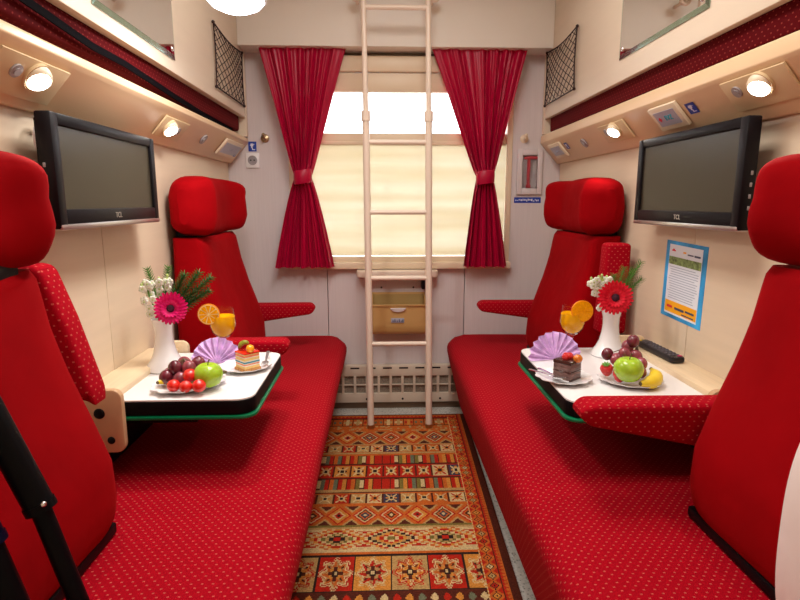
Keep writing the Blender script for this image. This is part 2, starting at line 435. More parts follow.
# socket
t = thing('wall_socket', 'white square mains socket on the end wall left of the curtains', 'socket', (-0.661, YB, 1.365))
b = B(); box(b, -0.696, -0.627, YB - 0.010, YB, 1.325, 1.402, 0.004)
link('face_plate', b, M_wplast, t)
b = B(); lathe(b, [(0.024, 0), (0.024, 0.004), (0.020, 0.0045), (0.019, 0.001)], (-0.661, YB - 0.0095, 1.364), 28, M=Matrix.Rotation(PI / 2, 4, 'X')); link('socket_well', b, M_grey, t)
b = B()
for dx in (-0.009, 0.009): tube(b, [(-0.661 + dx, YB - 0.010, 1.364), (-0.661 + dx, YB - 0.0155, 1.364)], 0.0035, 10)
link('pin_holes', b, M_hole, t)
def sticker(name, label, o, U, V, N, w_, h_, glyph='plug', cat='sticker'):
    o = Vector(o); U, V, N = Vector(U).normalized(), Vector(V).normalized(), Vector(N).normalized()
    b = B(); quad(b, o, U, V, -w_ / 2, w_ / 2, -h_ / 2, h_ / 2, 0.0008, N, 0)
    if glyph == 'plug':
        for (u0, u1, v0, v1) in ((-0.22, 0.12, 0.02, 0.30), (-0.15, 0.02, -0.15, 0.05), (-0.05, 0.05, -0.35, -0.15), (0.05, 0.34, -0.35, -0.27), (-0.30, -0.22, 0.10, 0.16), (0.12, 0.26, 0.18, 0.24)):
            quad(b, o, U, V, u0 * w_, u1 * w_, v0 * h_, v1 * h_, 0.0013, N, 1)
    else:
        x = -0.45
        rr = random.Random(3)
        while x < 0.42:
            ww = rr.uniform(0.02, 0.06); v0 = rr.uniform(-0.25, -0.05)
            quad(b, o, U, V, x * w_, (x + ww) * w_, v0 * h_, (v0 + rr.uniform(0.12, 0.4)) * h_, 0.0013, N, 1); x += ww + 0.018
    tag(link(name, b, [M_blue, M_stkw], smooth=False, recalc=False), label, cat)
sticker('sticker', 'small blue sticker with a white plug sign directly above the white socket', (-0.661, YB, 1.434), (1, 0, 0), (0, 0, 1), (0, -1, 0), 0.042, 0.050)
sticker('sticker', 'narrow blue strip sign with white writing below the hammer case', (0.792, YB, 1.160), (1, 0, 0), (0, 0, 1), (0, -1, 0), 0.145, 0.030, 'text', 'sign')
# emergency hammer case
t = thing('hammer_case', 'cream framed glazed case holding a red emergency hammer on the end wall', 'case', (0.79, YB, 1.3))
b = B()
X0, X1, Z0, Z1 = 0.728, 0.862, 1.190, 1.425
box(b, X0, X0 + 0.027, YB - 0.018, YB, Z0, Z1, 0.003); box(b, X1 - 0.027, X1, YB - 0.018, YB, Z0, Z1, 0.003)
box(b, X0 + 0.026, X1 - 0.026, YB - 0.018, YB, Z1 - 0.032, Z1, 0.003); box(b, X0 + 0.026, X1 - 0.026, YB - 0.018, YB, Z0, Z0 + 0.032, 0.003)
link('case_frame', b, M_end, t)
b = B(); box(b, X0 + 0.02, X1 - 0.02, YB - 0.003, YB, Z0 + 0.02, Z1 - 0.02); link('case_back', b, M_grey, t)
b = B(); tube(b, [(0.79, YB - 0.008, 1.228), (0.79, YB - 0.008, 1.38)], 0.0085); box(b, 0.765, 0.835, YB - 0.015, YB - 0.003, 1.372, 1.388, 0.003); box(b, 0.778, 0.803, YB - 0.015, YB - 0.003, 1.224, 1.242, 0.003); tag(link('hammer', b, M_dkred), 'red emergency hammer shut inside the cream glazed case', 'hammer')
b = B(); box(b, X0 + 0.024, X1 - 0.024, YB - 0.017, YB - 0.0155, Z0 + 0.028, Z1 - 0.028); link('case_glass', b, M_wglass, t, smooth=False)

# ---------------------------------------------------------------- heater cover, shelf, bin
t = thing('heater_cover', 'cream slotted heater cover along the foot of the end wall', 'heater', (0.09, 2.96, 0.04))
hx0, hx1 = -0.285, 0.455
b = B()
box(b, hx0, hx1, 2.935, 2.975, 0.045, 0.098, 0.003)
box(b, hx0, hx1, 2.935, 2.975, 0.198, 0.258, 0.003)
k = 0; x = hx0
while x < hx1 - 0.01:
    box(b, x, x + 0.014, 2.936, 2.95, 0.097, 0.199, 0.001, seg=1)
    x += 0.0662
box(b, hx0, hx1, 2.938, 2.95, 0.143, 0.149, 0.001, seg=1)
link('front_panel', b, M_heater, t)
b = B(); box(b, hx0 + 0.002, hx1 - 0.002, 2.951, 2.956, 0.09, 0.205); link('mesh_panel', b, M_mesh, t, smooth=False)
for i in range(8):
    b = B(); x = hx0 + 0.025 + i * 0.090; box(b, x, x + 0.05, 2.9335, 2.936, 0.240, 0.249, 0.001, seg=1); link('slot', b, M_hole, t)
for x in (-0.08, 0.12, 0.33):
    b = B(); tube(b, [(x, 2.936, 0.066), (x, 2.931, 0.066)], 0.006, 10); link('screw', b, M_hole, t)
b = B(); box(b, XL + 0.4, XR - 0.4, 2.965, YB, 0.0, 0.035, 0.003); struct(link('baseboard_back', b, M_gap))

t = thing('fold_down_shelf', 'narrow cream shelf under the window behind the ladder', 'shelf', (0.09, 2.93, 0.77))
b = B(); prism(b, rrect(-0.126, 0.306, 2.875, 2.979, 0.03, corners=(1, 1, 0, 0)), 'z', 0.757, 0.793, 0.006); link('shelf_board', b, M_ladder, t)
b = B(); box(b, 0.22, 0.238, 2.90, 2.979, 0.69, 0.757, 0.003); link('support_bracket', b, M_black, t)

t = thing('waste_bin', 'tan plastic waste bin fixed under the window shelf', 'bin', (0.098, 2.93, 0.44))
b = B()
bx0, bx1, yf, yb_ = -0.042, 0.236, 2.865, 2.972
def wall(poly_o, th):
    pass
# curved tub: outline of the side, front wall lower than back
side_out = [(yb_, 0.445), (2.905, 0.445), (2.885, 0.452), (2.872, 0.47), (yf, 0.51), (yf - 0.004, 0.612), (yf + 0.004, 0.612), (yf + 0.010, 0.51), (2.882, 0.475), (2.905, 0.455), (yb_ - 0.006, 0.455), (yb_ - 0.006, 0.665), (yb_, 0.665)]
prism(b, side_out, 'x', bx0, bx1, 0.0)
side_pan = [(yb_, 0.445), (2.905, 0.445), (2.885, 0.452), (2.872, 0.47), (yf, 0.51), (yf - 0.004, 0.612), (2.90, 0.64), (yb_, 0.665)]
for a in (bx0 - 0.004, bx1): prism(b, side_pan, 'x', a, a + 0.004)
box(b, bx0 - 0.004, bx1 + 0.004, yf - 0.010, yf + 0.006, 0.605, 0.616, 0.003)
link('bin_body', b, M_bin, t)
b = B(); box(b, bx0 + 0.002, bx1 - 0.002, yb_ - 0.010, yb_ - 0.0065, 0.46, 0.655)
link('bin_liner', b, M_binin, t)
b = B()
b.free()
for (x, z) in ((0.005, 0.69), (0.18, 0.69)):
    b = B(); tube(b, [(x, YB, z), (x, YB - 0.005, z)], 0.005, 10); link('screw', b, M_hole, t)
b = B(); rings = []
for q in range(11):
    a = -1 + 2 * q / 10; h = 0.017 * math.sqrt(max(0.02, 1 - a * a)); rings.append([(0.092 + a * 0.04, yf - 0.004, 0.597), (0.092 + a * 0.04, yf - 0.017, 0.594), (0.092 + a * 0.04, yf - 0.013, 0.594 - h), (0.092 + a * 0.04, yf - 0.002, 0.594 - h)])
loft(b, rings); link('handle', b, M_wplast, t)
b = B(); box(b, 0.055, 0.125, yf - 0.0065, yf - 0.001, 0.517, 0.542, 0.002)
link('label_plate', b, M_lcd, t)
b = B()
for k, (u, h) in enumerate(((0.062, 0.010), (0.072, 0.016), (0.084, 0.008), (0.095, 0.015), (0.106, 0.007), (0.114, 0.013))):
    prism(b, [(u, 0.522), (u + 0.007, 0.522), (u + 0.005, 0.522 + h), (u + 0.002, 0.522 + h)], 'y', yf - 0.0078, yf - 0.0066)
link('label_print', b, M_ink, t)

# ---------------------------------------------------------------- ladder
t = thing('ladder', 'cream tubular berth ladder standing on the rug before the window', 'ladder', (0.09, 2.665, 0))
def rail(xb, xm, xt):
    b = B(); tube(b, [(xb, 2.665, 0.015), (xm, 2.665, 1.54)], 0.0165, 16)
    tube(b, [(xm, 2.665, 1.54), (xt, 2.665, 2.18)], 0.0125, 16)
    tube(b, [(xm, 2.665, 1.52), (xm, 2.665, 1.565)], 0.021, 16); link('rail', b, M_ladder, t)
    b = B(); tube(b, [(xb, 2.665, 0.010), (xb, 2.665, 0.03)], 0.019, 14); link('foot_cap', b, M_brass, t)
rail(-0.054, -0.063, -0.071); rail(0.244, 0.229, 0.220)
for z in (0.453, 0.784, 1.102, 1.426, 2.012):
    f = z / 2.1; b = B(); tube(b, [(-0.054 - 0.017 * f, 2.665, z), (0.247 - 0.022 * f, 2.665, z)], 0.0115, 12); link('rung', b, M_ladder, t)
for (x, s) in ((-0.072, -1), (0.225, 1)):
    b = B(); pts = []
    for k in range(13):
        a = -PI / 2 + k / 12 * 1.25 * PI
        pts.append((x + s * (0.032 + 0.022 * math.sin(a + PI) ), 2.74 + 0.0 * k, 2.09 + 0.024 * math.cos(a + PI)))
    tube(b, [(x, 2.665, 2.08)] + pts, 0.009, 10); tube(b, [(x + s * 0.03, 2.74, 2.085), (x + s * 0.03, 2.845, 2.085)], 0.008, 10); link('hook', b, M_ladder, t)

# ---------------------------------------------------------------- benches (berths)
def bench(side):
    t = thing('bench_seat', 'long red dotted bench along the %s wall with sloping front' % side, 'bench', (X(side, 0.3), 1.7, 0))
    prof = [(0.002, 0.42), (0.2, 0.424), (0.4, 0.426), (0.5, 0.425), (0.55, 0.422), (0.58, 0.414), (0.597, 0.400), (0.605, 0.380), (0.604, 0.355), (0.592, 0.30), (0.556, 0.18), (0.513, 0.045)]
    if side == 'right': prof[-2:] = [(0.562, 0.18), (0.527, 0.045)]
    b = B(); NY = 60; ys = [0.45 + (2.962 - 0.45) * j / NY for j in range(NY + 1)]
    arc = [0]
    for p, q in zip(prof, prof[1:]): arc.append(arc[-1] + math.dist(p, q))
    vs = []
    for j, y in enumerate(ys):
        row = []
        for i, (s, z) in enumerate(prof):
            w_ = 0.006 * noise.noise(Vector((s * 3, y * 2.2, 3 if side == 'left' else 9))) if 3 < i < 11 else 0
            e = 0
            if j == NY and i > 3: e = -0.012 * 0
            ss = s
            if j > NY - 2 and i >= 4: ss = s - 0.015 * (j - NY + 2)
            row.append(b.verts.new((X(side, ss + (w_ if i > 6 else 0)), y, z + (w_ if i <= 6 else 0))))
        vs.append(row)
    uvl = b.loops.layers.uv.new('UVMap')
    for j in range(NY):
        for i in range(len(prof) - 1):
            f = b.faces.new([vs[j][i], vs[j][i + 1], vs[j + 1][i + 1], vs[j + 1][i]])
            for lp, (a, c) in zip(f.loops, ((i, j), (i + 1, j), (i + 1, j + 1), (i, j + 1))): lp[uvl].uv = (arc[a], ys[c])
    # close ends, back and underside
    for row, flip in ((vs[0], 0), (vs[-1], 1)):
        c = b.verts.new((X(side, 0.002), row[0].co.y, 0.05))
        f = b.faces.new(row + [c])
        for lp in f.loops: lp[uvl].uv = (lp.vert.co.x, lp.vert.co.z)
        row.append(c)
    f = b.faces.new([vs[0][-1], vs[0][-2], vs[-1][-2], vs[-1][-1]]) if False else None
    link('seat_cushion', b, M_dots, t)
    b = B(); a, c = sorted((X(side, 0.002), X(side, 0.30))); box(b, a, c, 0.45, 2.96, 0.0, 0.052); link('plinth', b, M_hole, t, smooth=False)
    return t
bench('left'); bench('right')

# ---------------------------------------------------------------- seats
def folded_profile(side):
    return [(0.03, 1.00), (0.045, 1.02), (0.085, 1.02), (0.10, 1.005), (0.135, 0.90), (0.178, 0.74), (0.180, 0.66), (0.165, 0.64), (0.07, 0.64), (0.03, 0.70)]
def armrest_down(t, side, y0, y1, ztop=0.665, root=0.17, tip=0.487, thr=0.095):
    b = B(); rings = []
    for q in range(27):
        f = q / 26; f = 1 - (1 - f) ** 1.6; s = root + (tip - root) * f
        th = thr + (0.050 - thr) * f; e = 1.0
        if f > 0.90: e = math.sqrt(max(0.06, 1 - ((f - 0.90) / 0.10) ** 2))
        zc = ztop - th / 2 - 0.0
        rings.append([(X(side, s), p[0], p[1]) for p in superell((y0 + y1) / 2, zc, (y1 - y0) / 2 * (0.6 + 0.4 * e), th / 2 * e, 28, 5)])
    loft(b, rings); o = link('armrest', b, M_dots, t); uv_box(o); return o
def armrest_up(t, side, y0, y1, ds=0.0, zmin=0.6, upright=False):
    b = B(); prism(b, [(X(side, max(0.02, s + ds)), max(z, zmin + (0.02 if z < 0.65 else 0))) for s, z in (folded_profile(side) if not upright else [(0.035, 0.66), (0.035, 1.0), (0.125, 1.0), (0.14, 0.66)])], 'y', y0, y1, 0.014, seg=3); o = link('armrest', b, M_dots, t); uv_box(o); o['label'] = 'dotted armrest folded up against the backrest'
def seat(side, y0, y1, label, ds=0.0, hp=3.4):
    t = thing('train_seat', label, 'seat', (X(side, 0.1), (y0 + y1) / 2, 0.43))
    # headrest with forward wings at both ends
    b = B(); rings = []; N = 34; ym, hy = (y0 + y1) / 2, (y1 - y0) / 2 + 0.004
    for i in range(N + 1):
        th = -PI / 2 + PI * i / N; u = math.copysign(abs(math.sin(th)) ** 0.55, math.sin(th)); e = max(0.12, math.cos(th)) ** 0.28 if abs(u) < 0.9999 else 0.5
        e = (1 - abs(u) ** 9 * 0.999) ** 0.35 if abs(u) < 0.999 else 0.25
        front = 0.132 + ds + 0.052 * math.exp(-((abs(u) - 0.80) / 0.20) ** 2)
        zt = 1.25 - 0.012 * u * u; zb = 1.018 + 0.008 * u * u
        cs, hs = (0.012 + front) / 2, (front - 0.012) / 2; cz, hz = (zt + zb) / 2, (zt - zb) / 2
        ring = []
        for (s, z) in superell(cs, cz, hs * e, hz * (0.45 + 0.55 * e), 32, hp):
            # crease in the middle of the front face
            w_ = 0.010 * noise.noise(Vector((u * 2.5 + z * 6, z * 16, 5 if side == 'left' else 1)))
            ring.append((X(side, s + w_), ym + hy * u, z + w_ * 0.6))
        rings.append(ring)
    loft(b, rings); link('headrest', b, M_velvet, t)
    # backrest
    b = B(); rings = []
    st = [(0.452, 0.226), (0.47, 0.236), (0.52, 0.243), (0.60, 0.240), (0.70, 0.210), (0.80, 0.176), (0.90, 0.150), (0.97, 0.138), (1.0, 0.132), (1.018, 0.118)]
    fine = []
    for (a, c) in zip(st, st[1:]):
        for k in range(3): fine.append((a[0] + (c[0] - a[0]) * k / 3, a[1] + (c[1] - a[1]) * k / 3))
    fine.append(st[-1]); fine = [(z, s + ds) for z, s in fine]
    for z, s in fine:
        k = 1.0 if z > 0.48 else 0.985
        # narrower towards the top
        nar = 0.0 + 0.03 * max(0, (z - 0.6) / 0.42)
        ring = []
        for (p, q) in superell((0.012 + s) / 2, ym, (s - 0.012) / 2 * k, (hy - nar) * k, 44, 6.5):
            w_ = 0.005 * noise.noise(Vector((q * 5, z * 5, 7 if side == 'left' else 2)))
            w_ += -0.008 * math.exp(-((q - ym) / (hy * 0.5)) ** 4) if p > 0.1 else 0
            ring.append((X(side, p + w_), q, z))
        rings.append(ring)
    loft(b, rings); link('backrest', b, M_velvet, t)
    b = B(); a, c = sorted((X(side, 0.03), X(side, 0.224 + ds))); box(b, a, c, y0 + 0.012, y1 - 0.012, 0.427, 0.453, 0.006); link('seat_base', b, M_black, t)
    b = B(); a, c = sorted((X(side, 0.02), X(side, 0.10))); box(b, a, c, y0 + 0.08, y1 - 0.08, 1.0, 1.04, 0.004); link('neck_bracket', b, M_black, t)
    return t
s1 = seat('left', 0.60, 1.15, 'nearest red velvet winged seat on the left, dotted armrest folded up', -0.022, 2.5); armrest_up(s1, 'left', 1.165, 1.235, -0.018, 0.70)
s2 = seat('left', 2.03, 2.60, 'red velvet winged seat in the left window corner, both armrests lowered', 0.008); armrest_down(s2, 'left', 1.905, 1.985, tip=0.46); armrest_down(s2, 'left', 2.62, 2.695, tip=0.468)
s3 = seat('right', 0.60, 1.17, 'nearest red velvet winged seat on the right, dotted armrest lowered', 0.022, 2.5); armrest_down(s3, 'right', 1.180, 1.262, ztop=0.69, root=0.14, tip=0.497, thr=0.125)
s4 = seat('right', 2.08, 2.64, 'red velvet winged seat in the right window corner behind the vase', 0.012); armrest_up(s4, 'right', 1.99, 2.06, upright=True); armrest_down(s4, 'right', 2.655, 2.73, tip=0.475)

# ---------------------------------------------------------------- side tables
TZ = 0.645
def side_table(side, y0, y1, s1_):
    t = thing('fold_down_table', 'white topped table with black and green edge on the %s wall' % side, 'table', (X(side, 0.25), (y0 + y1) / 2, TZ))
    def outline(g):
        o = rrect(0.10, s1_ + g, y0 - g, y1 + g, 0.045, corners=(0, 1, 1, 0)); return [(X(side, p), q) for p, q in o]
    b = B(); prism(b, outline(-0.002), 'z', TZ - 0.004, TZ); link('table_top', b, M_tabletop, t)
    b = B(); prism(b, outline(0.0), 'z', TZ - 0.042, TZ - 0.0035, 0.003); link('table_edge', b, M_black, t)
    b = B(); prism(b, outline(0.006), 'z', TZ - 0.053, TZ - 0.043, 0.004); link('green_trim', b, M_green, t)
    b = B(); a, c = sorted((X(side, 0.0), X(side, 0.102))); box(b, a, c, y0 - 0.006, y1 + 0.006, TZ - 0.008, 0.662, 0.004); link('wall_ledge', b, M_ledge, t)
    b = B(); a, c = sorted((X(side, 0.0), X(side, 0.30))); box(b, a, c, y0 + 0.03, y1 - 0.03, TZ - 0.075, TZ - 0.052, 0.004)
    a, c = sorted((X(side, 0.0), X(side, 0.05))); box(b, a, c, y0 + 0.06, y1 - 0.06, 0.44, TZ - 0.05, 0.004); link('support_frame', b, M_black, t)
    for (ya, yb) in ((y0 - 0.028, y0 - 0.008), (y1 + 0.008, y1 + 0.026)):
        zl = 0.515
        b = B(); prism(b, [(X(side, p), q) for p, q in rrect(0.02, 0.134, zl, 0.684, 0.024)], 'y', ya, yb, 0.005); br = link('bracket', b, M_bracket if ya < y0 else M_ledge, t)
        for (sx, z, r) in ((0.088, 0.622, 0.014), (0.112, 0.550, 0.010)):
            b = B(); ball(b, (X(side, sx - 0.012), ya, z), r, (1, 0.45, 1)); bo = link('bolt', b, M_black, br)
    return t
side_table('left', 1.375, 1.835, 0.455)
side_table('right', 1.315, 1.855, 0.480)

# ---------------------------------------------------------------- tv sets
def tv(side, y0, y1, z0, z1, label):
    t = thing('television', label, 'television', (X(side, 0.06), (y0 + y1) / 2, z0))
    sf = 0.090
    def bxs(b, s0, s1, *a, **k):
        p, q = sorted((X(side, s0), X(side, s1))); box(b, p, q, *a, **k)
    b = B()
    bw = 0.030
    bxs(b, 0.055, sf, y0, y0 + bw, z0, z1, bev=0.004); bxs(b, 0.055, sf, y1 - bw, y1, z0, z1, bev=0.004)
    bxs(b, 0.055, sf, y0 + bw - 0.003, y1 - bw + 0.003, z1 - 0.026, z1, bev=0.004); bxs(b, 0.055, sf, y0 + bw - 0.003, y1 - bw + 0.003, z0 + 0.010, z0 + 0.044, bev=0.004)
    link('bezel', b, M_tvframe, t)
    b = B(); bxs(b, 0.045, 0.062, y0 + 0.012, y1 - 0.012, z0 + 0.012, z1 - 0.010, bev=0.006); bxs(b, 0.028, 0.050, y0 + 0.12, y1 - 0.12, z0 + 0.03, z1 - 0.03, bev=0.006); link('back_case', b, M_black, t)
    b = B(); bxs(b, 0.060, 0.082, y0 + bw - 0.006, y1 - bw + 0.006, z0 + 0.040, z1 - 0.022); link('screen', b, M_screen, t, smooth=False)
    b = B(); bxs(b, 0.058, sf + 0.002, y0 + 0.001, y1 - 0.001, z0 - 0.002, z0 + 0.011, bev=0.004); link('silver_strip', b, M_silver, t)
    yc = y0 + (y1 - y0) * 0.55 if side == 'left' else y0 + (y1 - y0) * 0.38
    yc = (y0 + y1) / 2 + (0.0 if side == 'left' else 0.0)
    text_mesh('logo', 'TCL', 0.020, M_silver, (X(side, sf + 0.0005), yc, z0 + 0.026), (0, SG(side), 0), (0, 0, 1), t)
    b = B(); bxs(b, 0.0, 0.032, (y0 + y1) / 2 - 0.1, (y0 + y1) / 2 + 0.1, z0 + 0.06, z1 - 0.08, bev=0.003); link('wall_mount', b, M_black, t)
    b = B()
    for k in range(4): bxs(b, 0.064, 0.070, y0 - 0.0012, y0 + 0.002, z0 + 0.05 + k * 0.028, z0 + 0.060 + k * 0.028, bev=0.001)
    link('side_buttons', b, M_grey, t)
    return t
tl = tv('left', 1.245, 1.792, 1.090, 1.342, 'flat black television on the left wall above the left table')
tr = tv('right', 1.322, 1.880, 1.080, 1.352, 'flat black television on the right wall above the taped notice')
# white cable looping from the left set
b = B(); pts = []
for k in range(14):
    a = 0.35 * PI + k / 13 * 1.25 * PI; pts.append((-0.768, 1.330 + 0.030 * math.cos(a), 1.290 + 0.036 * math.sin(a)))
tube(b, pts, 0.0052, 10); tag(link('cable', b, M_wplast), 'short loop of white cable behind the left television', 'cable')

# ---------------------------------------------------------------- overhead consoles + folded upper berths
SP = Vector((0.105, 1.445)); SQ = Vector((0.02, 1.35)); SD = (SQ - SP).normalized(); SN = Vector((-SD.y, SD.x))  # s,z plane
if SN.y > 0: SN = -SN
def slant(side, y, t_, d=0.0):
    p = SP + SD * t_ + SN * d
    return Vector((X(side, p.x), y, p.y))
def sl_frame(side):
    U = Vector((0, SG(side), 0)); V = Vector((X(side, -SD.x) - X(side, 0), 0, -SD.y)).normalized(); N = Vector((X(side, SN.x) - X(side, 0), 0, SN.y)).normalized()
    return U, V, N
def slbox(b, side, y0, y1, t0, t1, d0, d1, mi=0, bev=0.0):
    tt = bmesh.new()
    loft(tt, [[slant(side, y, t_, d) for (t_, d) in ((t0, d0), (t1, d0), (t1, d1), (t0, d1))] for y in (y0, y1)])
    bmesh.ops.recalc_face_normals(tt, faces=tt.faces)
    if bev: bmesh.ops.bevel(tt, geom=tt.edges[:], offset=bev, segments=2, affect='EDGES', profile=0.5)
    merge(b, tt, mi=mi)
def disc(b, side, y, t_, d0, d1, r, mi=0, seg=24):
    tube(b, [slant(side, y, t_, d0), slant(side, y, t_, d1)], r, seg, mi)
CY0 = 0.2
for side in ('left', 'right'):
    b = B(); zt = 1.478 if side == 'left' else 1.496
    prof = [(0.0, 1.35), (0.018, 1.35), (0.104, 1.445), (0.112, 1.455), (0.110, zt - 0.006), (0.102, zt), (0.0, zt)]
    prism(b, [(X(side, s), z) for s, z in prof], 'y', CY0, 2.976, 0.0025)
    tag(link('overhead_console', b, M_cons), 'long peach laminate console holding reading lights above the %s television' % side, 'console')
    t = thing('upper_berth', 'folded up upper berth with cream board, above the console on the %s wall' % side, 'berth', (X(side, 0.05), 1.6, 1.57))
    b = B(); a, c = sorted((X(side, 0.080), X(side, 0.110 if side == 'left' else 0.105))); box(b, a, c, CY0, 2.94, 1.572, 2.30, 0.004); 
    link('berth_board', b, M_panel, t)
    b = B(); a, c = sorted((X(side, 0.012), X(side, 0.0795))); box(b, a, c, CY0, 2.93, 1.503, 2.25, 0.012, seg=3); o = link('berth_mattress', b, M_dotsshade, t); uv_box(o)
    b = B(); a, c = sorted((X(side, 0.004), X(side, 0.112 if side == 'left' else 0.107))); box(b, a, c, 2.944, 2.978, zt + 0.002, 2.30, 0.003); struct(link('trim_3' if side == 'left' else 'trim_4', b, M_panel))

def reading_light(side, yl, yplate, tplate, yb, label, kz=0.045, tl_=0.055):
    t = thing('reading_light', label, 'lamp', tuple(slant(side, yl, tl_)), 'reading lights on the overhead consoles')
    b = B(); slbox(b, side, yplate[0], yplate[1], tplate[0], tplate[1], 0.001, 0.007, bev=0.002); link('mounting_plate', b, M_plate, t)
    c = slant(side, yl, tl_, 0.010); U, V, N = sl_frame(side)
    ax = (N + Vector((0, -0.35, -0.45))).normalized()
    b = B(); disc(b, side, yl, tl_, 0.006, 0.014, 0.032); link('collar', b, M_plate, t)
    b = B(); tube(b, [c - ax * 0.004, c + ax * 0.006, c + ax * 0.011, c + ax * 0.014], [0.030, 0.0295, 0.027, 0.025], 28); link('swivel_head', b, M_cream, t)
    b = B(); tube(b, [c + ax * 0.0135, c + ax * 0.0155], 0.0225, 28); link('lens', b, M_lens, t)
    b = B(); disc(b, side, yb, tl_ + 0.002, 0.006, 0.011, 0.015); disc(b, side, yb, tl_ + 0.002, 0.010, 0.013, 0.008); link('switch', b, M_grey, t)
    return t
reading_light('left', 1.225, (1.10, 1.325), (0.012, 0.104), 1.165, 'lit reading light on the left console, nearest the camera', tl_=0.046)
reading_light('left', 1.968, (1.90, 2.12), (0.018, 0.098), 2.055, 'lit reading light on the left console beyond the left television')
reading_light('right', 1.287, (1.200, 1.425), (0.002, 0.090), 1.378, 'lit reading light on the right console, nearest the camera', tl_=0.032)
reading_light('right', 2.082, (1.995, 2.218), (0.006, 0.086), 2.165, 'lit reading light on the right console beyond the right television', tl_=0.034)
b = B(); disc(b, 'left', 2.357, 0.055, 0, 0.006, 0.022); disc(b, 'left', 2.357, 0.055, 0.006, 0.009, 0.010); tag(link('call_button', b, M_grey), 'round grey push button on the left console near the window', 'button')
b = B(); disc(b, 'right', 2.445, 0.055, 0, 0.006, 0.022); disc(b, 'right', 2.445, 0.055, 0.006, 0.009, 0.010); tag(link('call_button', b, M_grey), 'round grey push button on the right console near the window', 'button')
def ctl(side, y0, y1, t0, t1, label, logo=False):
    t = thing('control_panel', label, 'control panel', tuple(slant(side, (y0 + y1) / 2, (t0 + t1) / 2)))
    b = B(); slbox(b, side, y0, y1, t0, t1, 0.001, 0.012, bev=0.002); link('panel_case', b, M_cream, t)
    b = B(); m_ = 0.016; slbox(b, side, y0 + m_ * 1.2, y1 - m_ * 1.2, t0 + m_, t1 - m_, 0.011, 0.0135); link('display', b, M_lcd, t, smooth=False)
    U, V, N = sl_frame(side); yc = (y0 + y1) / 2
    if logo:
        b = B(); c = slant(side, yc + 0.037, (t0 + t1) / 2, 0.0142)
        f = [c + U * dx + V * dy for dx, dy in ((-0.009, 0), (0, -0.009), (0.009, 0), (0, 0.009))]; loft(b, [f, [p + N * 0.0008 for p in f]]); link('mark', b, M_redp, t)
        text_mesh('lettering', 'EVZ', 0.024, M_cyan, slant(side, yc - 0.012, (t0 + t1) / 2, 0.0142), U, V, t)
    else:
        b = B()
        for k in range(3): slbox(b, side, yc - 0.03 + 0.02 * k, yc - 0.02 + 0.02 * k, (t0 + t1) / 2 - 0.006, (t0 + t1) / 2 + 0.006, 0.0136, 0.0146)
        link('display_marks', b, M_inkl, t)
ctl('left', 2.60, 2.90, 0.010, 0.098, 'small square control panel at the window end of the left console')
ctl('right', 1.640, 1.795, 0.004, 0.088, 'square control panel with coloured lettering above the right television', True)
ctl('right', 2.70, 2.87, 0.010, 0.092, 'small square control panel at the window end of the right console')
for side, y, t_, lab, ww in (('right', 1.597, 0.044, 'blue sticker with white plug sign above the right television', 0.045), ('right', 2.655, 0.044, 'small blue sticker beside the far control panel on the right console', 0.04), ('left', 2.86, 0.078, 'small blue sticker at the window end of the left console', 0.03)):
    U, V, N = sl_frame(side)
    sticker('sticker', lab, slant(side, y, t_, 0.0135 if side == 'left' else 0.0005), U, V, N, ww, 0.036 if side == 'right' else 0.012)
# strap in the left gap
b = B(); x = X('left', 0.095)
pts = [(0.9, 1.56), (1.15, 1.545), (1.45, 1.522), (1.62, 1.522), (1.78, 1.514), (2.0, 1.502), (2.25, 1.492), (2.5, 1.487), (2.72, 1.484)]
rings = []
for i, (y, z) in enumerate(pts):
    rings.append([(x - 0.002, y, z - 0.009), (x + 0.002, y, z - 0.009), (x + 0.002, y, z + 0.009), (x - 0.002, y, z + 0.009)])
loft(b, rings); tag(link('strap', b, M_strap), 'black strap sagging in the gap under the left upper berth', 'strap')

# mirrors
def mirror(side, y0, y1, z0, label):
    t = thing('wall_mirror', label, 'mirror', (X(side, 0.11), (y0 + y1) / 2, z0))
    s0 = 0.111 if side == 'left' else 0.106; z1 = 2.05
    b = B()
    def P(s, y, z): return (X(side, s), y, z)
    o = [(y0, z0), (y1, z0), (y1, z1), (y0, z1)]; e = 0.014; i_ = [(y0 + e, z0 + e), (y1 - e, z0 + e), (y1 - e, z1 - e), (y0 + e, z1 - e)]
    loft(b, [[P(s0, *p) for p in o], [P(s0 + 0.002, *p) for p in o], [P(s0 + 0.005, *p) for p in i_]]); link('bevelled_edge', b, M_bevel, t, smooth=False)
    b = B(); a, c = sorted((X(side, s0 + 0.004), X(side, s0 + 0.0056))); box(b, a, c, y0 + e, y1 - e, z0 + e, z1 - e); link('mirror_glass', b, M_mirror, t, smooth=False)
    for (y, z) in ((y0 + 0.03, z0 + 0.03), (y1 - 0.03, z0 + 0.03)):
        b = B(); ball(b, (X(side, s0 + 0.006), y, z), 0.008, (0.5, 1, 1)); link('fixing_screw', b, M_chrome, t)
mirror('left', 1.43, 1.965, 1.612, 'frameless mirror fixed on the left upper berth board')
mirror('right', 1.50, 2.045, 1.645, 'frameless mirror fixed on the right upper berth board')
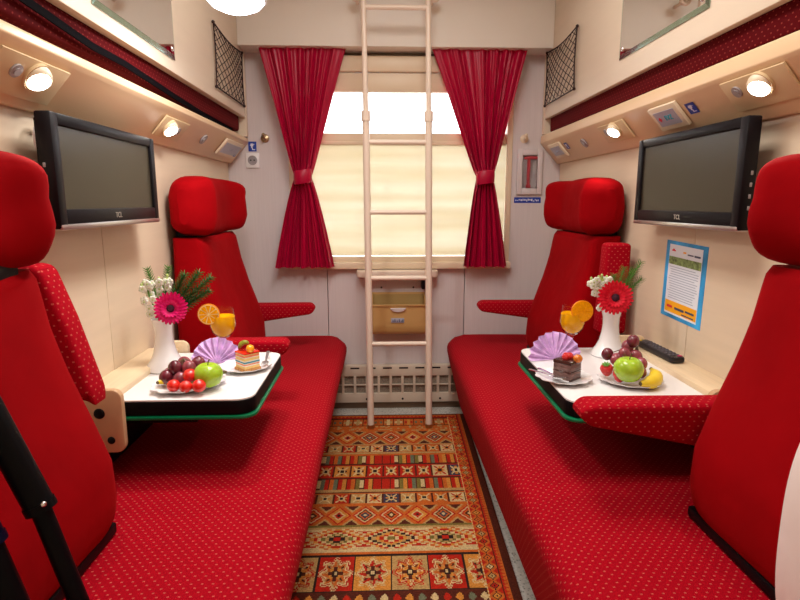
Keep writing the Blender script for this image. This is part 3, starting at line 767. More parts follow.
# nets
def net(side, y0, y1, z0, z1, label):
    t = thing('net_pocket', label, 'net', (X(side, 0.115), (y0 + y1) / 2, z0))
    s0 = 0.118; nx, nz = 7, 7
    def P(u, v):
        sag = 0.014 * math.sin(PI * u) * math.sin(PI * v)
        # edges pulled in between the fixing corners
        y = y0 + (y1 - y0) * u; z = z0 + (z1 - z0) * v - 0.016 * math.sin(PI * u) * (v - 0.0) ; y += 0.018 * math.sin(PI * v) * (0.5 - u) * 2 * 0.7
        return (X(side, s0 + sag), y, z)
    b = B(); tube(b, [P(k / 12, 0) for k in range(13)], 0.0032, 6); tube(b, [P(k / 12, 1) for k in range(13)], 0.0032, 6); tube(b, [P(0, k / 12) for k in range(13)], 0.0032, 6); tube(b, [P(1, k / 12) for k in range(13)], 0.0032, 6)
    for (u, v) in ((0, 0), (1, 0), (0, 1), (1, 1)): ball(b, P(u, v), 0.007, u=8, v=6)
    link('edge_cord', b, M_net, t)
    b = B()
    for k in range(-nx + 1, nx):
        for d in (1, -1):
            pts = []
            for q in range(25):
                u = q / 24; v = d * (u - (0 if d > 0 else 1)) + k / nx
                if 0 <= v <= 1: pts.append(P(u, v))
            if len(pts) > 1: tube(b, pts, 0.0017, 5)
    link('net_mesh', b, M_net, t)
net('left', 2.42, 2.892, 1.62, 1.87, 'black string net pocket on the left upper berth board near the window')
net('right', 2.475, 2.905, 1.632, 1.886, 'black string net pocket on the right upper berth board near the window')

# ---------------------------------------------------------------- poster on the right wall
b = B(); o = (XR, 1.815, 0.775); U, V, N = Vector((0, -1, -0.03)).normalized(), Vector((0, -0.02, 1)).normalized(), Vector((-1, 0, 0))
W_, H_ = 0.235, 0.252
a, c = XR - 0.0012, XR
f0 = [Vector(o) + U * u + V * v for u, v in ((0, 0), (W_, 0), (W_, H_), (0, H_))]
loft(b, [[p for p in f0], [p + N * 0.0012 for p in f0]])
def R(u0, u1, v0, v1, mi, d=0.0016): quad(b, o, U, V, u0 * W_, u1 * W_, v0 * H_, v1 * H_, d, N, mi)
R(0.09, 0.90, 0.05, 0.955, 1)
R(0.10, 0.89, 0.075, 0.225, 2, 0.0020)
R(0.10, 0.89, 0.70, 0.80, 5, 0.0020)
rr = random.Random(5)
for k in range(14):
    v = 0.26 + k * 0.031; R(0.13 + rr.uniform(0, .05), 0.87 - rr.uniform(0, .1), v, v + 0.009, 4, 0.0022)
for (u0, u1, v0, v1, mi) in ((0.16, 0.26, 0.87, 0.885, 6), (0.18, 0.23, 0.885, 0.90, 6), (0.45, 0.52, 0.865, 0.885, 2), (0.56, 0.70, 0.85, 0.866, 3), (0.72, 0.86, 0.845, 0.868, 3), (0.16, 0.30, 0.135, 0.165, 6), (0.36, 0.60, 0.13, 0.16, 3), (0.63, 0.84, 0.14, 0.165, 3), (0.55, 0.84, 0.09, 0.105, 3)):
    R(u0, u1, v0, v1, mi, 0.0026)
tag(link('notice', b, [M_paperb, M_paperw, M_papero, M_ink, M_inkl, M_pgreen, M_redp], smooth=False, recalc=False), 'blue bordered printed notice with orange foot taped under the right television', 'notice')

# ---------------------------------------------------------------- dome lamp, ceiling light, added entrance fill light
t = thing('dome_lamp', 'round glowing dome lamp hanging near the left upper berth', 'lamp', (-0.393, 1.65, 1.69))
b = B(); lathe(b, [(0.012, -0.026), (0.04, -0.022), (0.066, -0.010), (0.078, 0.004)], (-0.393, 1.65, 1.692), 40); link('diffuser', b, M_dome, t)
b = B(); lathe(b, [(0.079, 0.003), (0.083, 0.006), (0.081, 0.022), (0.055, 0.038), (0.02, 0.046), (0.010, 0.05), (0.010, 0.626)], (-0.393, 1.65, 1.692), 40); link('lamp_housing', b, M_wplast, t)
t = thing('ceiling_light', 'rectangular ceiling light over the aisle', 'lamp', (0.085, 1.5, ZC))
b = B(); box(b, -0.12, 0.29, 0.75, 1.95, ZC - 0.03, ZC, 0.005); link('housing', b, M_wplast, t)
b = B(); box(b, -0.10, 0.27, 0.77, 1.93, ZC - 0.036, ZC - 0.029); link('diffuser', b, M_tube, t, smooth=False)
t = thing('ceiling_light', 'added square fill light above the compartment entrance, out of view', 'lamp', (0.085, -0.25, ZC))  # added fixture behind the camera, there only to carry fill light
b = B(); box(b, -0.2, 0.37, -0.5, 0.0, ZC - 0.03, ZC, 0.005); link('housing', b, M_wplast, t)
b = B(); box(b, -0.18, 0.35, -0.48, -0.02, ZC - 0.036, ZC - 0.029); link('diffuser', b, M_tube, t, smooth=False)

# ---------------------------------------------------------------- rug
def rug():
    x0, x1, y0, y1 = -0.47, 0.437, 0.75, 2.842; c = 0.004
    nx = int((x1 - x0) / c); ny = int((y1 - y0) / c)
    P = dict(br=(0.10, 0.022, 0.012), rd=(0.48, 0.022, 0.010), or_=(0.58, 0.13, 0.022), am=(0.66, 0.26, 0.045), cr=(0.66, 0.48, 0.23), ol=(0.20, 0.15, 0.035), dk=(0.035, 0.018, 0.014), tn=(0.50, 0.30, 0.11), gr=(0.16, 0.17, 0.10), nv=(0.06, 0.05, 0.08))
    cyc = ['am', 'cr', 'rd', 'or_', 'tn', 'rd', 'ol', 'am']
    def hsh(i, j=0): return (math.sin(i * 12.9898 + j * 78.233) * 43758.5453) % 1.0
    bx = 0.04
    def diamond_row(x, v, pitch, h, bg):
        k = math.floor((x - bx) / pitch + 0.5); dx = abs((x - bx) - k * pitch) / (pitch / 2); dy = abs(v - 0.5) * 2
        d = dx + dy; i = k % 3
        ring = [('cr', 'br', 'or_', 'cr', 'rd'), ('am', 'rd', 'cr', 'dk', 'am'), ('cr', 'nv', 'or_', 'cr', 'br')][i]
        if d < 0.16: return ring[3]
        if d < 0.36: return ring[1]
        if d < 0.5: return ring[2]
        if d < 0.66: return ring[4]
        if d < 0.80: return ring[0]
        if d < 0.96: return 'rd'
        if d < 1.08: return 'or_'
        return 'br' if d > 1.5 else ('tn' if d > 1.3 else bg)
    def square_row(x, v, pitch, bg, star=True):
        k = math.floor((x - bx) / pitch + 0.5); dx = (x - bx) / pitch - k; dy = v - 0.5
        a, b_ = abs(dx) * 2, abs(dy) * 2
        if a > 0.88 or b_ > 0.86: return 'br' if b_ <= 0.86 else bg
        base = ['rd', 'am', 'rd', 'tn', 'cr', 'or_', 'nv', 'rd'][int(hsh(k, pitch * 100) * 8)]
        if a > 0.74 or b_ > 0.70: return base
        if a < 0.2 and b_ < 0.2: return 'dk'
        if max(a, b_) < 0.36: return 'cr' if base != 'cr' else 'or_'
        if abs(a - b_) < 0.14 and a < 0.68: return 'cr' if base != 'cr' else 'rd'
        if min(a, b_) < 0.12 and max(a, b_) < 0.62: return 'am' if base != 'am' else 'br'
        return base
    def strips(x, v, pitch):
        k = math.floor(x / pitch); f = x / pitch - k
        cc = ['rd', 'gr', 'or_', 'ol', 'am', 'cr', 'rd', 'br', 'or_', 'rd'][int(hsh(k) * 10)]
        if f < 0.1: return 'br'
        if cc == 'cr' and abs(v - 0.5) > 0.38: return 'br'
        return cc
    def medallion(x, v):
        pitch = 0.119; k = math.floor((x - bx) / pitch); u = (x - bx) / pitch - k - 0.5; w = v - 0.5
        base = ['tn', 'rd', 'am'][(k) % 3]; lin = {'tn': 'rd', 'rd': 'cr', 'am': 'cr'}[base]; fil = {'tn': 'cr', 'rd': 'or_', 'am': 'rd'}[base]
        if abs(u) > 0.475 or abs(w) > 0.485: return 'dk'
        r = math.hypot(u, w); a = math.atan2(w, u); R1 = 0.34 + 0.065 * math.cos(8 * a)
        q = max(abs(u), abs(w))
        if q < 0.045: return 'cr'
        if q < 0.085: return 'dk'
        if min(abs(u), abs(w)) < 0.05 and q < 0.20: return 'br'
        if q < 0.15: return 'am' if base != 'am' else 'tn'
        if abs(abs(u) - abs(w)) < 0.035 and q < 0.22: return 'br'
        if abs(r - R1) < 0.026: return lin
        if abs(r - R1 * 0.72) < 0.02: return 'or_' if base != 'am' else 'rd'
        if r < R1: return fil if int(a * 8 / PI + 40) % 2 else ('tn' if base != 'tn' else 'am')
        if abs(r - R1 - 0.07) < 0.012: return lin
        return base
    def stepped(x, v):
        pitch = 0.19; k = math.floor((x - bx) / pitch + 0.5); dx = abs((x - bx) - k * pitch) / (pitch / 2); dy = abs(v - 0.5) * 2
        dys = math.floor(dy * 6) / 6; d = dx * 0.85 + dys * 0.9
        cols = ['ol', 'cr', 'rd', 'am', 'tn', 'dk', 'cr', 'rd', 'am', 'cr', 'rd', 'rd'] if k % 2 == 0 else ['rd', 'dk', 'tn', 'ol', 'cr', 'rd', 'am', 'cr', 'or_', 'cr', 'rd', 'rd']
        i = int(d * 8.2)
        if i >= len(cols) - 2: return 'rd' if dy < 0.75 else 'cr'
        return cols[i]
    def hooked(x, v):
        p = 0.052; k = math.floor(x / p); u = abs(x / p - k - 0.5) * 2; w = abs(v - 0.5) * 2
        if w > 0.85: return 'br'
        if u < 0.3 and w < 0.75: return ['cr', 'tn', 'am', 'or_'][k % 4]
        if u < 0.8 and w < 0.3: return ['tn', 'cr', 'rd', 'gr'][k % 4]
        return 'br' if (u > 0.85) else 'or_'
    def zig(p, t_, c1, c2, per):
        f = abs(((t_ / per) % 1) - 0.5) * 2
        return c1 if p < 0.25 + 0.5 * f else c2
    rows = [(2.842, 2.830, 'br'), (2.830, 2.795, 'zig'), (2.795, 2.785, 'br'), (2.785, 2.690, 'hook'), (2.690, 2.620, 'or_x'), (2.62, 2.475, 'dia1'), (2.475, 2.465, 'tn'),
            (2.465, 2.385, 'sq1'), (2.385, 2.372, 'tn'), (2.372, 2.355, 'or_'), (2.355, 2.275, 'st'), (2.275, 2.262, 'br'), (2.262, 2.150, 'sq2'), (2.150, 2.138, 'br'), (2.138, 2.055, 'st'), (2.055, 2.035, 'tn'), (2.035, 2.025, 'br'),
            (2.025, 1.945, 'sq1'), (1.945, 1.93, 'or_'), (1.93, 1.805, 'dia2'), (1.805, 1.796, 'ol'), (1.796, 1.782, 'tn'), (1.782, 1.665, 'step'), (1.665, 1.652, 'cr'), (1.652, 1.638, 'or_'), (1.638, 1.628, 'dk'), (1.628, 1.462, 'med'), (1.462, 1.40, 'fl'),
            (1.40, 1.25, 'med'), (1.25, 1.12, 'step'), (1.12, 1.0, 'dia2'), (1.0, 0.9, 'sq2'), (0.9, 0.74, 'dia1')]
    def colour(x, y):
        q = x1 - x
        if q < 0.030: return 'br'
        if q < 0.052: return zig((q - 0.030) / 0.022, y, 'or_', 'rd', 0.016)
        if q < 0.056: return 'br'
        if q < 0.098 and y < 2.80:
            u = (q - 0.077) / 0.021; per = 0.044; k = math.floor(y / per); w = (y / per - k - 0.5) * 2; d = abs(u) + abs(w)
            if d < 0.22: return 'dk'
            if d < 0.62: return ['cr', 'or_', 'am', 'rd', 'tn'][k % 5]
            if d < 0.82: return 'dk'
            return 'or_' if d < 1.25 else 'rd'
        if q < 0.103 and y < 2.80: return 'cr' if int(y / 0.008) % 2 else 'am'
        for a, b_, k in rows:
            if b_ <= y < a:
                v = (a - y) / (a - b_)
                if k in P: return k
                if k == 'zig': return zig(v, x, 'or_', 'rd', 0.02)
                if k == 'hook': return hooked(x, v)
                if k == 'or_x': return 'or_' if hsh(int(x / 0.012), int(y / 0.012)) < 0.75 else 'tn'
                if k == 'dia1': return diamond_row(x, v, 0.105, 1, 'or_')
                if k == 'dia2': return diamond_row(x, v, 0.098, 1, 'or_')
                if k == 'sq1': return square_row(x, v, 0.065, 'or_')
                if k == 'sq2': return square_row(x, v, 0.070, 'rd')
                if k == 'st': return strips(x, v, 0.018)
                if k == 'step': return stepped(x, v)
                if k == 'med': return medallion(x, v)
                if k == 'fl':
                    p = 0.038; kk = math.floor(x / p); u = abs(x / p - kk - .5) * 2; w = abs(v - .5) * 2
                    return ['cr', 'rd', 'am', 'gr'][kk % 4] if u + w < 0.7 else 'br'
        return 'rd'
    sh = lambda x, y: x + 0.034 * (y - 2.15) * max(0.0, (x - x0) / (x1 - x0))
    verts = [(sh(x0 + i * c, y0 + j * c), y0 + j * c, 0.009) for j in range(ny + 1) for i in range(nx + 1)]
    faces = []; cols = []
    for j in range(ny):
        for i in range(nx):
            a = j * (nx + 1) + i; faces.append((a, a + 1, a + nx + 2, a + nx + 1))
            cc = P[colour(x0 + (i + .5) * c, y0 + (j + .5) * c)]; h = 0.62 + 0.34 * hsh(i, j)
            cols.extend((cc[0] * h, cc[1] * h, cc[2] * h, 1.0))
    # skirt
    n0 = len(verts); X1_, Y1_ = x0 + nx * c, y0 + ny * c
    verts += [(x0, y0, 0.001), (sh(X1_, y0), y0, 0.001), (sh(X1_, Y1_), Y1_, 0.001), (x0, Y1_, 0.001)]
    cn = [0, nx, ny * (nx + 1) + nx, ny * (nx + 1)]
    for k in range(4): faces.append((n0 + k, n0 + (k + 1) % 4, cn[(k + 1) % 4], cn[k])); cols.extend((*P['br'], 1))
    me = bpy.data.meshes.new('rug'); me.from_pydata(verts, [], faces); me.update()
    at = me.attributes.new('knot', 'FLOAT_COLOR', 'FACE'); at.data.foreach_set('color', cols)
    me.materials.append(M_rug)
    o = bpy.data.objects.new('rug', me); C.objects.link(o)
    tag(o, 'rust and amber kilim runner rug with rows of diamonds and squares', 'rug')
rug()

# ---------------------------------------------------------------- tableware helpers
def plate(cx, cy, a, b_, rot, label, z=TZ):
    sc = lambda an, r: 1 + (0.035 * math.cos(12 * an) if r > a * 0.8 else 0)
    b = B(); prof = [(a * 0.05, 0.004), (a * 0.60, 0.004), (a * 0.72, 0.007), (a * 0.90, 0.0125), (a, 0.0145), (a * 0.99, 0.0125), (a * 0.70, 0.003), (a * 0.6, 0.0), (a * 0.05, 0.0)]
    lathe(b, prof, (cx, cy, z + 0.0003), 72, rfun=sc, sy=b_ / a, rot=rot); return tag(link('plate', b, M_white), label, 'plate', 'white scalloped plates')
def vase(cx, cy, label):
    H = 0.158
    pr = [(0.010, 0.0), (0.056, 0.0), (0.060, 0.004), (0.056, 0.014), (0.044, 0.030), (0.034, 0.052), (0.028, 0.080), (0.0255, 0.105), (0.0265, 0.130), (0.031, 0.150), (0.034, H), (0.031, H), (0.024, 0.140), (0.021, 0.10), (0.021, 0.03), (0.004, 0.025)]
    b = B(); lathe(b, pr, (cx, cy, TZ + 0.0003), 44); return tag(link('vase', b, M_white), label, 'vase')
def petal(b, c, ax, up, L, W, lift, mi=0):
    """pointed oval petal starting at c, lying along ax, normal up"""
    side_ = ax.cross(up).normalized(); N = 6; rows = []
    for k in range(N + 1):
        f = k / N; w_ = W * math.sin(PI * min(1, f * 0.86 + 0.07)) ** 0.7
        p = c + ax * (L * f) + up * (lift * math.sin(f * 1.6) - 0.0) ; rows.append([p - side_ * w_, p + up * (-w_ * 0.35), p + side_ * w_])
    top = [[b.verts.new(q) for q in r] for r in rows]; bot = [[b.verts.new(q - up * 0.0006) for q in r] for r in rows]
    for s, fl in ((top, 0), (bot, 1)):
        for a, c2 in zip(s, s[1:]):
            for j in range(2): f_ = b.faces.new([a[j], a[j + 1], c2[j + 1], c2[j]]); f_.material_index = mi
def gerbera(c, nrm, R_, m, label, root):
    c = Vector(c); N = Vector(nrm).normalized(); A = N.orthogonal().normalized(); Bv = N.cross(A)
    t = thing('gerbera', label, 'flower', tuple(c))
    b = B()
    for ring, (n, rr_, lift, off, r0) in enumerate(((26, 1.0, 0.004, 0, 0.18), (22, 0.86, 0.008, 0.12, 0.16), (16, 0.55, 0.010, 0.3, 0.14))):
        for k in range(n):
            a = 2 * PI * k / n + off; d = A * math.cos(a) + Bv * math.sin(a); L = R_ * rr_ * (0.94 + 0.1 * random.random())
            petal(b, c + d * R_ * r0 + N * 0.002 * ring, d, N, L - R_ * r0, R_ * 0.135 * (1 if ring < 2 else 0.7), lift)
    link('petals', b, m, t)
    b = B(); M = N.to_track_quat('Z', 'Y').to_matrix().to_4x4(); lathe(b, [(0.001, 0.010), (R_ * 0.12, 0.010), (R_ * 0.22, 0.006), (R_ * 0.23, 0.0), (0.001, 0)], tuple(c + N * 0.002), 20, M=M); link('flower_centre', b, M_centre, t)
    b = B(); r_ = Vector(root); tube(b, [c - N * 0.002, c - N * 0.02 + Vector((0, 0, -0.02)), (c - N * 0.03 + r_) / 2 + Vector((0, 0, -0.02)), r_, r_ + Vector((0, 0, -0.06))], 0.0026, 8); link('stem', b, M_stem, t)
def stock_spray(pts, label, root):
    t = thing('white_flower_spray', label, 'flower', root)
    b = B(); tube(b, [Vector(root) - Vector((0, 0, 0.05)), root] + pts, 0.0022, 7); link('stem', b, M_stem, t)
    b = B(); g = B()
    for i, p in enumerate(pts):
        for k in range(6):
            c = Vector(p) + Vector((random.uniform(-.018, .018), random.uniform(-.012, .012), random.uniform(-.016, .016)))
            for q in range(5):
                a = 2 * PI * q / 5 + k; ball(b, c + Vector((0.0062 * math.cos(a), -0.002, 0.0062 * math.sin(a))), 0.0062, (1, 0.45, 1), 8, 6)
            ball(g, c + Vector((0, -0.004, 0)), 0.0028, u=6, v=5)
    p = Vector(pts[-1])
    for k in range(7): ball(g, p + Vector((random.uniform(-.014, .014), random.uniform(-.008, .008), random.uniform(0.006, .028))), 0.0055, (0.8, 0.8, 1.2), 8, 6)
    link('blossoms', b, M_wpet, t); link('buds', g, M_bud, t)
def fir_sprig(root, tips, m, label, nl=0.026, name='fir_sprig', rad=0.0017):
    t = thing(name, label, 'foliage', tuple(root)); root = Vector(root)
    b = B(); g = B()
    for tip in tips:
        tip = Vector(tip); mid = (root + tip) / 2 + Vector((0, 0, 0.01)); pts = [root + Vector((0, 0, -0.05)), root, mid, tip]
        tube(b, pts, 0.0017, 6)
        for k in range(34):
            f = 0.15 + 0.85 * k / 33; p = (root * (1 - f) ** 2 + mid * 2 * f * (1 - f) + tip * f * f) if True else None
            ax = (tip - root).normalized(); o1 = ax.orthogonal().normalized(); o2 = ax.cross(o1)
            for a in (0, PI * .5, PI, PI * 1.5):
                a2 = a + k * 0.9; d = (ax * 0.75 + (o1 * math.cos(a2) + o2 * math.sin(a2))).normalized(); L = nl * (1.1 - 0.4 * f) if f > 0.3 else nl * 0.5
                tube(g, [p, p + d * L], [rad, rad * 0.5], 4)
    link('twig', b, M_stem, t); link('needles', g, m, t)
def bunch(centres, r, label, m, stem_top):
    t = thing('grape_bunch', label, 'grapes', tuple(centres[0]))
    for c in centres:
        b = B(); ball(b, c, r * random.uniform(0.93, 1.05), (1, 1, 1.12), 20, 14, M=Matrix.Rotation(random.uniform(-.6, .6), 4, 'Y')); link('grape', b, m[random.random() > 0.6], t)
    b = B(); c0 = Vector(stem_top)
    for c in centres: tube(b, [c0, Vector(c) * 0.85 + c0 * 0.15], 0.0014, 6)
    link('stalk', b, M_stembr, t)
def apple(c, r, label):
    t = thing('apple', label, 'apple', (c[0], c[1], c[2] - r * 0.9))
    pr = []
    for k in range(19):
        a = -PI / 2 + PI * k / 18; rr_ = math.cos(a) * r * (1.0 + 0.06 * math.sin(a)); z = math.sin(a) * r * 0.93
        z -= 0.22 * r * math.exp(-(rr_ / (0.34 * r)) ** 2) * (1 if a > 0 else -0.6); pr.append((max(rr_, 0.0008), z))
    b = B(); lathe(b, pr, c, 36, rfun=lambda a, rr_: 1 + 0.018 * math.cos(5 * a)); link('apple_body', b, M_apple, t)
    b = B(); tube(b, [(c[0], c[1], c[2] + 0.62 * r), (c[0] + 0.002, c[1], c[2] + 0.95 * r), (c[0] + 0.006, c[1] - 0.001, c[2] + 1.15 * r)], [0.0014, 0.0014, 0.002], 8); link('stalk', b, M_stembr, t)
def tomato(c, r, label):
    b = B(); ball(b, c, r, (1.0, 1.0, 0.95), 22, 14); tag(link('cherry_tomato', b, M_tomato), label, 'tomato', 'cherry tomatoes on the left fruit plate')
def strawberry(c, r, label, lean):
    t = thing('strawberry', label, 'strawberry', tuple(c)); M = Matrix.Rotation(lean[0], 4, 'X') @ Matrix.Rotation(lean[1], 4, 'Y')
    pr = [(0.001, -1.25 * r), (0.35 * r, -1.12 * r), (0.68 * r, -0.72 * r), (0.92 * r, -0.15 * r), (0.98 * r, 0.25 * r), (0.80 * r, 0.62 * r), (0.35 * r, 0.80 * r), (0.001, 0.78 * r)]
    b = B(); lathe(b, pr, c, 24, M=M); link('berry', b, M_straw, t)
    b = B()
    for k in range(8):
        a = 2 * PI * k / 8; d = M.to_3x3() @ Vector((math.cos(a), math.sin(a), 0.1)); up = M.to_3x3() @ Vector((0, 0, 1)); petal(b, Vector(c) + up * r * 0.8, d.normalized(), up, r * 0.7, r * 0.14, 0.002)
    tube(b, [Vector(c) + up * r * 0.75, Vector(c) + up * r * 1.25], 0.0014, 6); link('calyx', b, M_stem, t)
def banana(pts, r, label):
    t = thing('banana', label, 'banana', tuple(pts[0])); n = 16; P = [Vector(p) for p in pts]
    def bz(f): return P[0] * (1 - f) ** 2 + P[1] * 2 * f * (1 - f) + P[2] * f * f
    L = [bz(k / n) for k in range(n + 1)]; R_ = [r * min(1, 0.35 + 2.4 * min(k / n, 1 - k / n)) for k in range(n + 1)]
    b = B(); tube(b, L, R_, 6 * 3); link('peel', b, M_banana, t)
    b = B(); tube(b, [L[-1] - (L[-1] - L[-2]) * 0.2, L[-1] + (L[-1] - L[-2]) * 0.8], [r * 0.36, r * 0.28], 10); tube(b, [L[0], L[0] - (L[1] - L[0]) * 0.25], [r * 0.34, r * 0.26], 10); link('tip', b, M_stembr, t)
def juice_glass(cx, cy, label):
    t = thing('juice_glass', label, 'glass', (cx, cy, TZ)); z = TZ + 0.0005
    outer = [(0.002, 0.0), (0.031, 0.0), (0.032, 0.002), (0.010, 0.008), (0.0048, 0.016), (0.0045, 0.050), (0.008, 0.060), (0.022, 0.068), (0.035, 0.084), (0.041, 0.105), (0.0405, 0.125), (0.036, 0.150), (0.0345, 0.163)]
    inner = [(0.0335, 0.163), (0.0348, 0.150), (0.0392, 0.125), (0.0396, 0.105), (0.0335, 0.085), (0.020, 0.0705), (0.002, 0.066)]
    b = B(); lathe(b, outer + inner, (cx, cy, z), 40); link('glass_body', b, M_glass, t)
    b = B(); lathe(b, [(0.002, 0.0672), (0.019, 0.0716), (0.0325, 0.0858), (0.0390, 0.105), (0.0388, 0.124), (0.0372, 0.138), (0.002, 0.138)], (cx, cy, z), 40); link('juice', b, M_juice, t)
def orange_slice(c, r, label, yaw=0.0, tilt=0.0, plain=False):
    t = thing('orange_slice', label, 'orange slice', tuple(c)); M = Matrix.Rotation(yaw, 4, 'Z') @ Matrix.Rotation(PI / 2 + tilt, 4, 'X')
    b = B(); lathe(b, [(0.001, -0.003), (r, -0.003), (r * 1.01, 0), (r, 0.003), (0.001, 0.003)], c, 40, M=M); link('rind', b, M_rind, t)
    b = B(); lathe(b, [(0.001, 0.0031), (r * 0.93, 0.0031), (r * 0.93, 0.0036), (0.001, 0.0036)], c, 40, M=M); link('pith', b, M_pith if not plain else M_pulp, t)
    b = B()
    for k in range(10):
        a0 = 2 * PI * k / 10 + 0.06; a1 = 2 * PI * (k + 1) / 10 - 0.06; am = (a0 + a1) / 2
        pl_ = [(0.10 * r, am)] + [(0.86 * r, a0 + (a1 - a0) * q / 4) for q in range(5)]
        rg = [[Vector(c) + M @ Vector((rr_ * math.cos(a), rr_ * math.sin(a), z)) for rr_, a in pl_] for z in (0.0037, 0.0046)]
        loft(b, rg)
    link('segments', b, M_pulp, t)
def napkin(c, r, label, yaw):
    c = Vector(c); n = 22; rings = []
    b = B(); M = Matrix.Rotation(yaw, 4, 'Z') @ Matrix.Rotation(-0.22, 4, 'X')
    for k in range(n + 1):
        a = math.radians(-2 + 184 * k / n); z = 0.0085 * (1 if k % 2 else -1); row = []
        for q, f in enumerate((0.03, 0.35, 0.7, 1.0)):
            rr_ = r * f * (1.0 if k % 2 else 0.975); row.append(c + M @ Vector((rr_ * math.cos(a), z * f * 1.0, max(0.0, rr_ * math.sin(a) + 0.002))))
        rings.append(row + [p + M @ Vector((0, 0.0012, 0)) for p in reversed(row)])
    loft(b, rings); tag(link('folded_napkin', b, M_napkin, smooth=False), label, 'napkin')
def fork(p0, p1, label, z0, z1, knife=False):
    """p0 = handle end, p1 = tine end"""
    a = Vector((*p0, z0)); e = Vector((*p1, z1)); d = (e - a).normalized(); L = (e - a).length; s = Vector((-d.y, d.x, 0)).normalized(); u = d.cross(s) * (1 if d.cross(s).z > 0 else -1)
    t = thing('knife' if knife else 'fork', label, 'cutlery', tuple(a))
    def sl(f, w_, h=0.0): p = a + d * (L * f) + u * h; return [p - s * w_, p + s * w_, p + s * w_ + u * 0.002, p - s * w_ + u * 0.002]
    b = B(); loft(b, [sl(0, 0.003), sl(0.04, 0.0055), sl(0.3, 0.0045), sl(0.6, 0.0028), sl(0.70, 0.003)]); link('handle', b, M_chrome, t)
    b = B()
    if knife: loft(b, [sl(0.69, 0.003), sl(0.75, 0.0065), sl(0.95, 0.0065), sl(1.0, 0.002)])
    else:
        loft(b, [sl(0.69, 0.003), sl(0.75, 0.009, 0.001), sl(0.83, 0.0105, 0.0)])
        for k in (-1, -0.33, 0.33, 1):
            o_ = s * (k * 0.0085); loft(b, [[p + o_ for p in sl(0.82, 0.0016)], [p + o_ for p in sl(1.0, 0.0009, 0.003)]])
    link('blade' if knife else 'tines', b, M_chrome, t)

# ---- left table
plate(-0.530, 1.480, 0.100, 0.080, math.radians(38), 'white oval plate of fruit on the left table, nearest the camera')
plate(-0.415, 1.645, 0.078, 0.078, 0, 'white plate under the layered cake on the left table')
vase(-0.660, 1.655, 'white trumpet vase holding a pink gerbera on the left table')
gerbera((-0.617, 1.612, 0.842), (0.22, -1, 0.12), 0.049, M_pink, 'hot pink gerbera in the left white vase', (-0.660, 1.655, 0.795))
stock_spray([(-0.672, 1.64, 0.83), (-0.685, 1.635, 0.868), (-0.690, 1.635, 0.90)], 'white blossom spray in the left vase, left of the pink gerbera', (-0.665, 1.650, 0.785))
stock_spray([(-0.655, 1.66, 0.86), (-0.652, 1.655, 0.905)], 'short white blossom stem in the left vase above the pink gerbera', (-0.662, 1.660, 0.785))
fir_sprig((-0.655, 1.665, 0.790), [(-0.588, 1.66, 0.935), (-0.545, 1.66, 0.940), (-0.512, 1.66, 0.925), (-0.520, 1.66, 0.885)], M_leaf, 'dark green fir sprig leaning right in the left vase')
fir_sprig((-0.662, 1.668, 0.790), [(-0.640, 1.675, 0.955), (-0.700, 1.67, 0.950)], M_fern, 'lighter green sprig standing upright in the left vase', 0.022, rad=0.0011)
tomato((-0.552, 1.422, 0.6690), 0.0175, 'cherry tomato on the left fruit plate, leftmost of four')
tomato((-0.517, 1.412, 0.6690), 0.0172, 'cherry tomato on the left fruit plate, front one of the bottom three')
tomato((-0.4815, 1.4105, 0.6715), 0.0182, 'cherry tomato on the left fruit plate, touching the green apple')
tomato((-0.513, 1.438, 0.6920), 0.0185, 'cherry tomato on the left fruit plate resting on top of the others')
apple((-0.470, 1.455, 0.687), 0.0385, 'glossy green apple on the left fruit plate')
bunch([(-0.586, 1.462, 0.680), (-0.550, 1.462, 0.674), (-0.565, 1.475, 0.702), (-0.528, 1.478, 0.700), (-0.540, 1.505, 0.682), (-0.512, 1.505, 0.704), (-0.590, 1.500, 0.676), (-0.555, 1.520, 0.700)], 0.0185, 'dark red grapes on the left fruit plate', [M_grape, M_grapelt], (-0.550, 1.498, 0.722))
banana([(-0.600, 1.440, 0.672), (-0.545, 1.535, 0.664), (-0.450, 1.525, 0.672)], 0.0145, 'yellow banana lying behind the grapes on the left fruit plate')
juice_glass(-0.518, 1.785, 'stemmed glass of orange juice on the left table')
orange_slice((-0.552, 1.752, 0.795), 0.034, 'orange slice with clear segments on the left juice glass rim', 0.15)
napkin((-0.520, 1.700, TZ + 0.001), 0.082, 'lilac napkin folded as a fan on the left table', 0.0)
fork((-0.372, 1.775), (-0.352, 1.615), 'silver fork resting on the cake plate of the left table', 0.6635, 0.6625)

def cake_layers(cx, cy, side_len, rot, layers, label, z=TZ + 0.0048, name='layer_cake'):
    t = thing(name, label, 'cake', (cx, cy, z)); h = side_len / 2
    R_ = Matrix.Rotation(rot, 4, 'Z')
    b = B(); zz = z; mats = []
    for (th, m, g) in layers:
        if m not in mats: mats.append(m)
        tt = bmesh.new(); box(tt, -h - g, h + g, -h - g, h + g, zz, zz + th, 0.0015)
        for v in tt.verts: v.co = Vector((cx, cy, 0)) + R_ @ v.co
        merge(b, tt, mi=mats.index(m)); zz += th - 0.0004
    link('cake_body', b, mats, t)
    return t, zz
ck = M_cakes
t, zt = cake_layers(-0.405, 1.628, 0.052, PI / 4, [(0.008, ck[0], 0.003), (0.008, ck[1], 0), (0.004, ck[2], 0), (0.004, ck[4], 0), (0.003, ck[2], 0.0003), (0.0045, ck[3], 0.0006), (0.004, ck[2], 0), (0.008, ck[1], 0), (0.003, ck[2], 0), (0.006, ck[4], 0), (0.004, ck[1], 0), (0.005, ck[5], 0.0008)], 'square slice of rainbow layered cake with red glaze on the left table')
b = B(); ball(b, (-0.392, 1.612, zt + 0.011), 0.0125); link('physalis_berry', b, M_physalis, t)
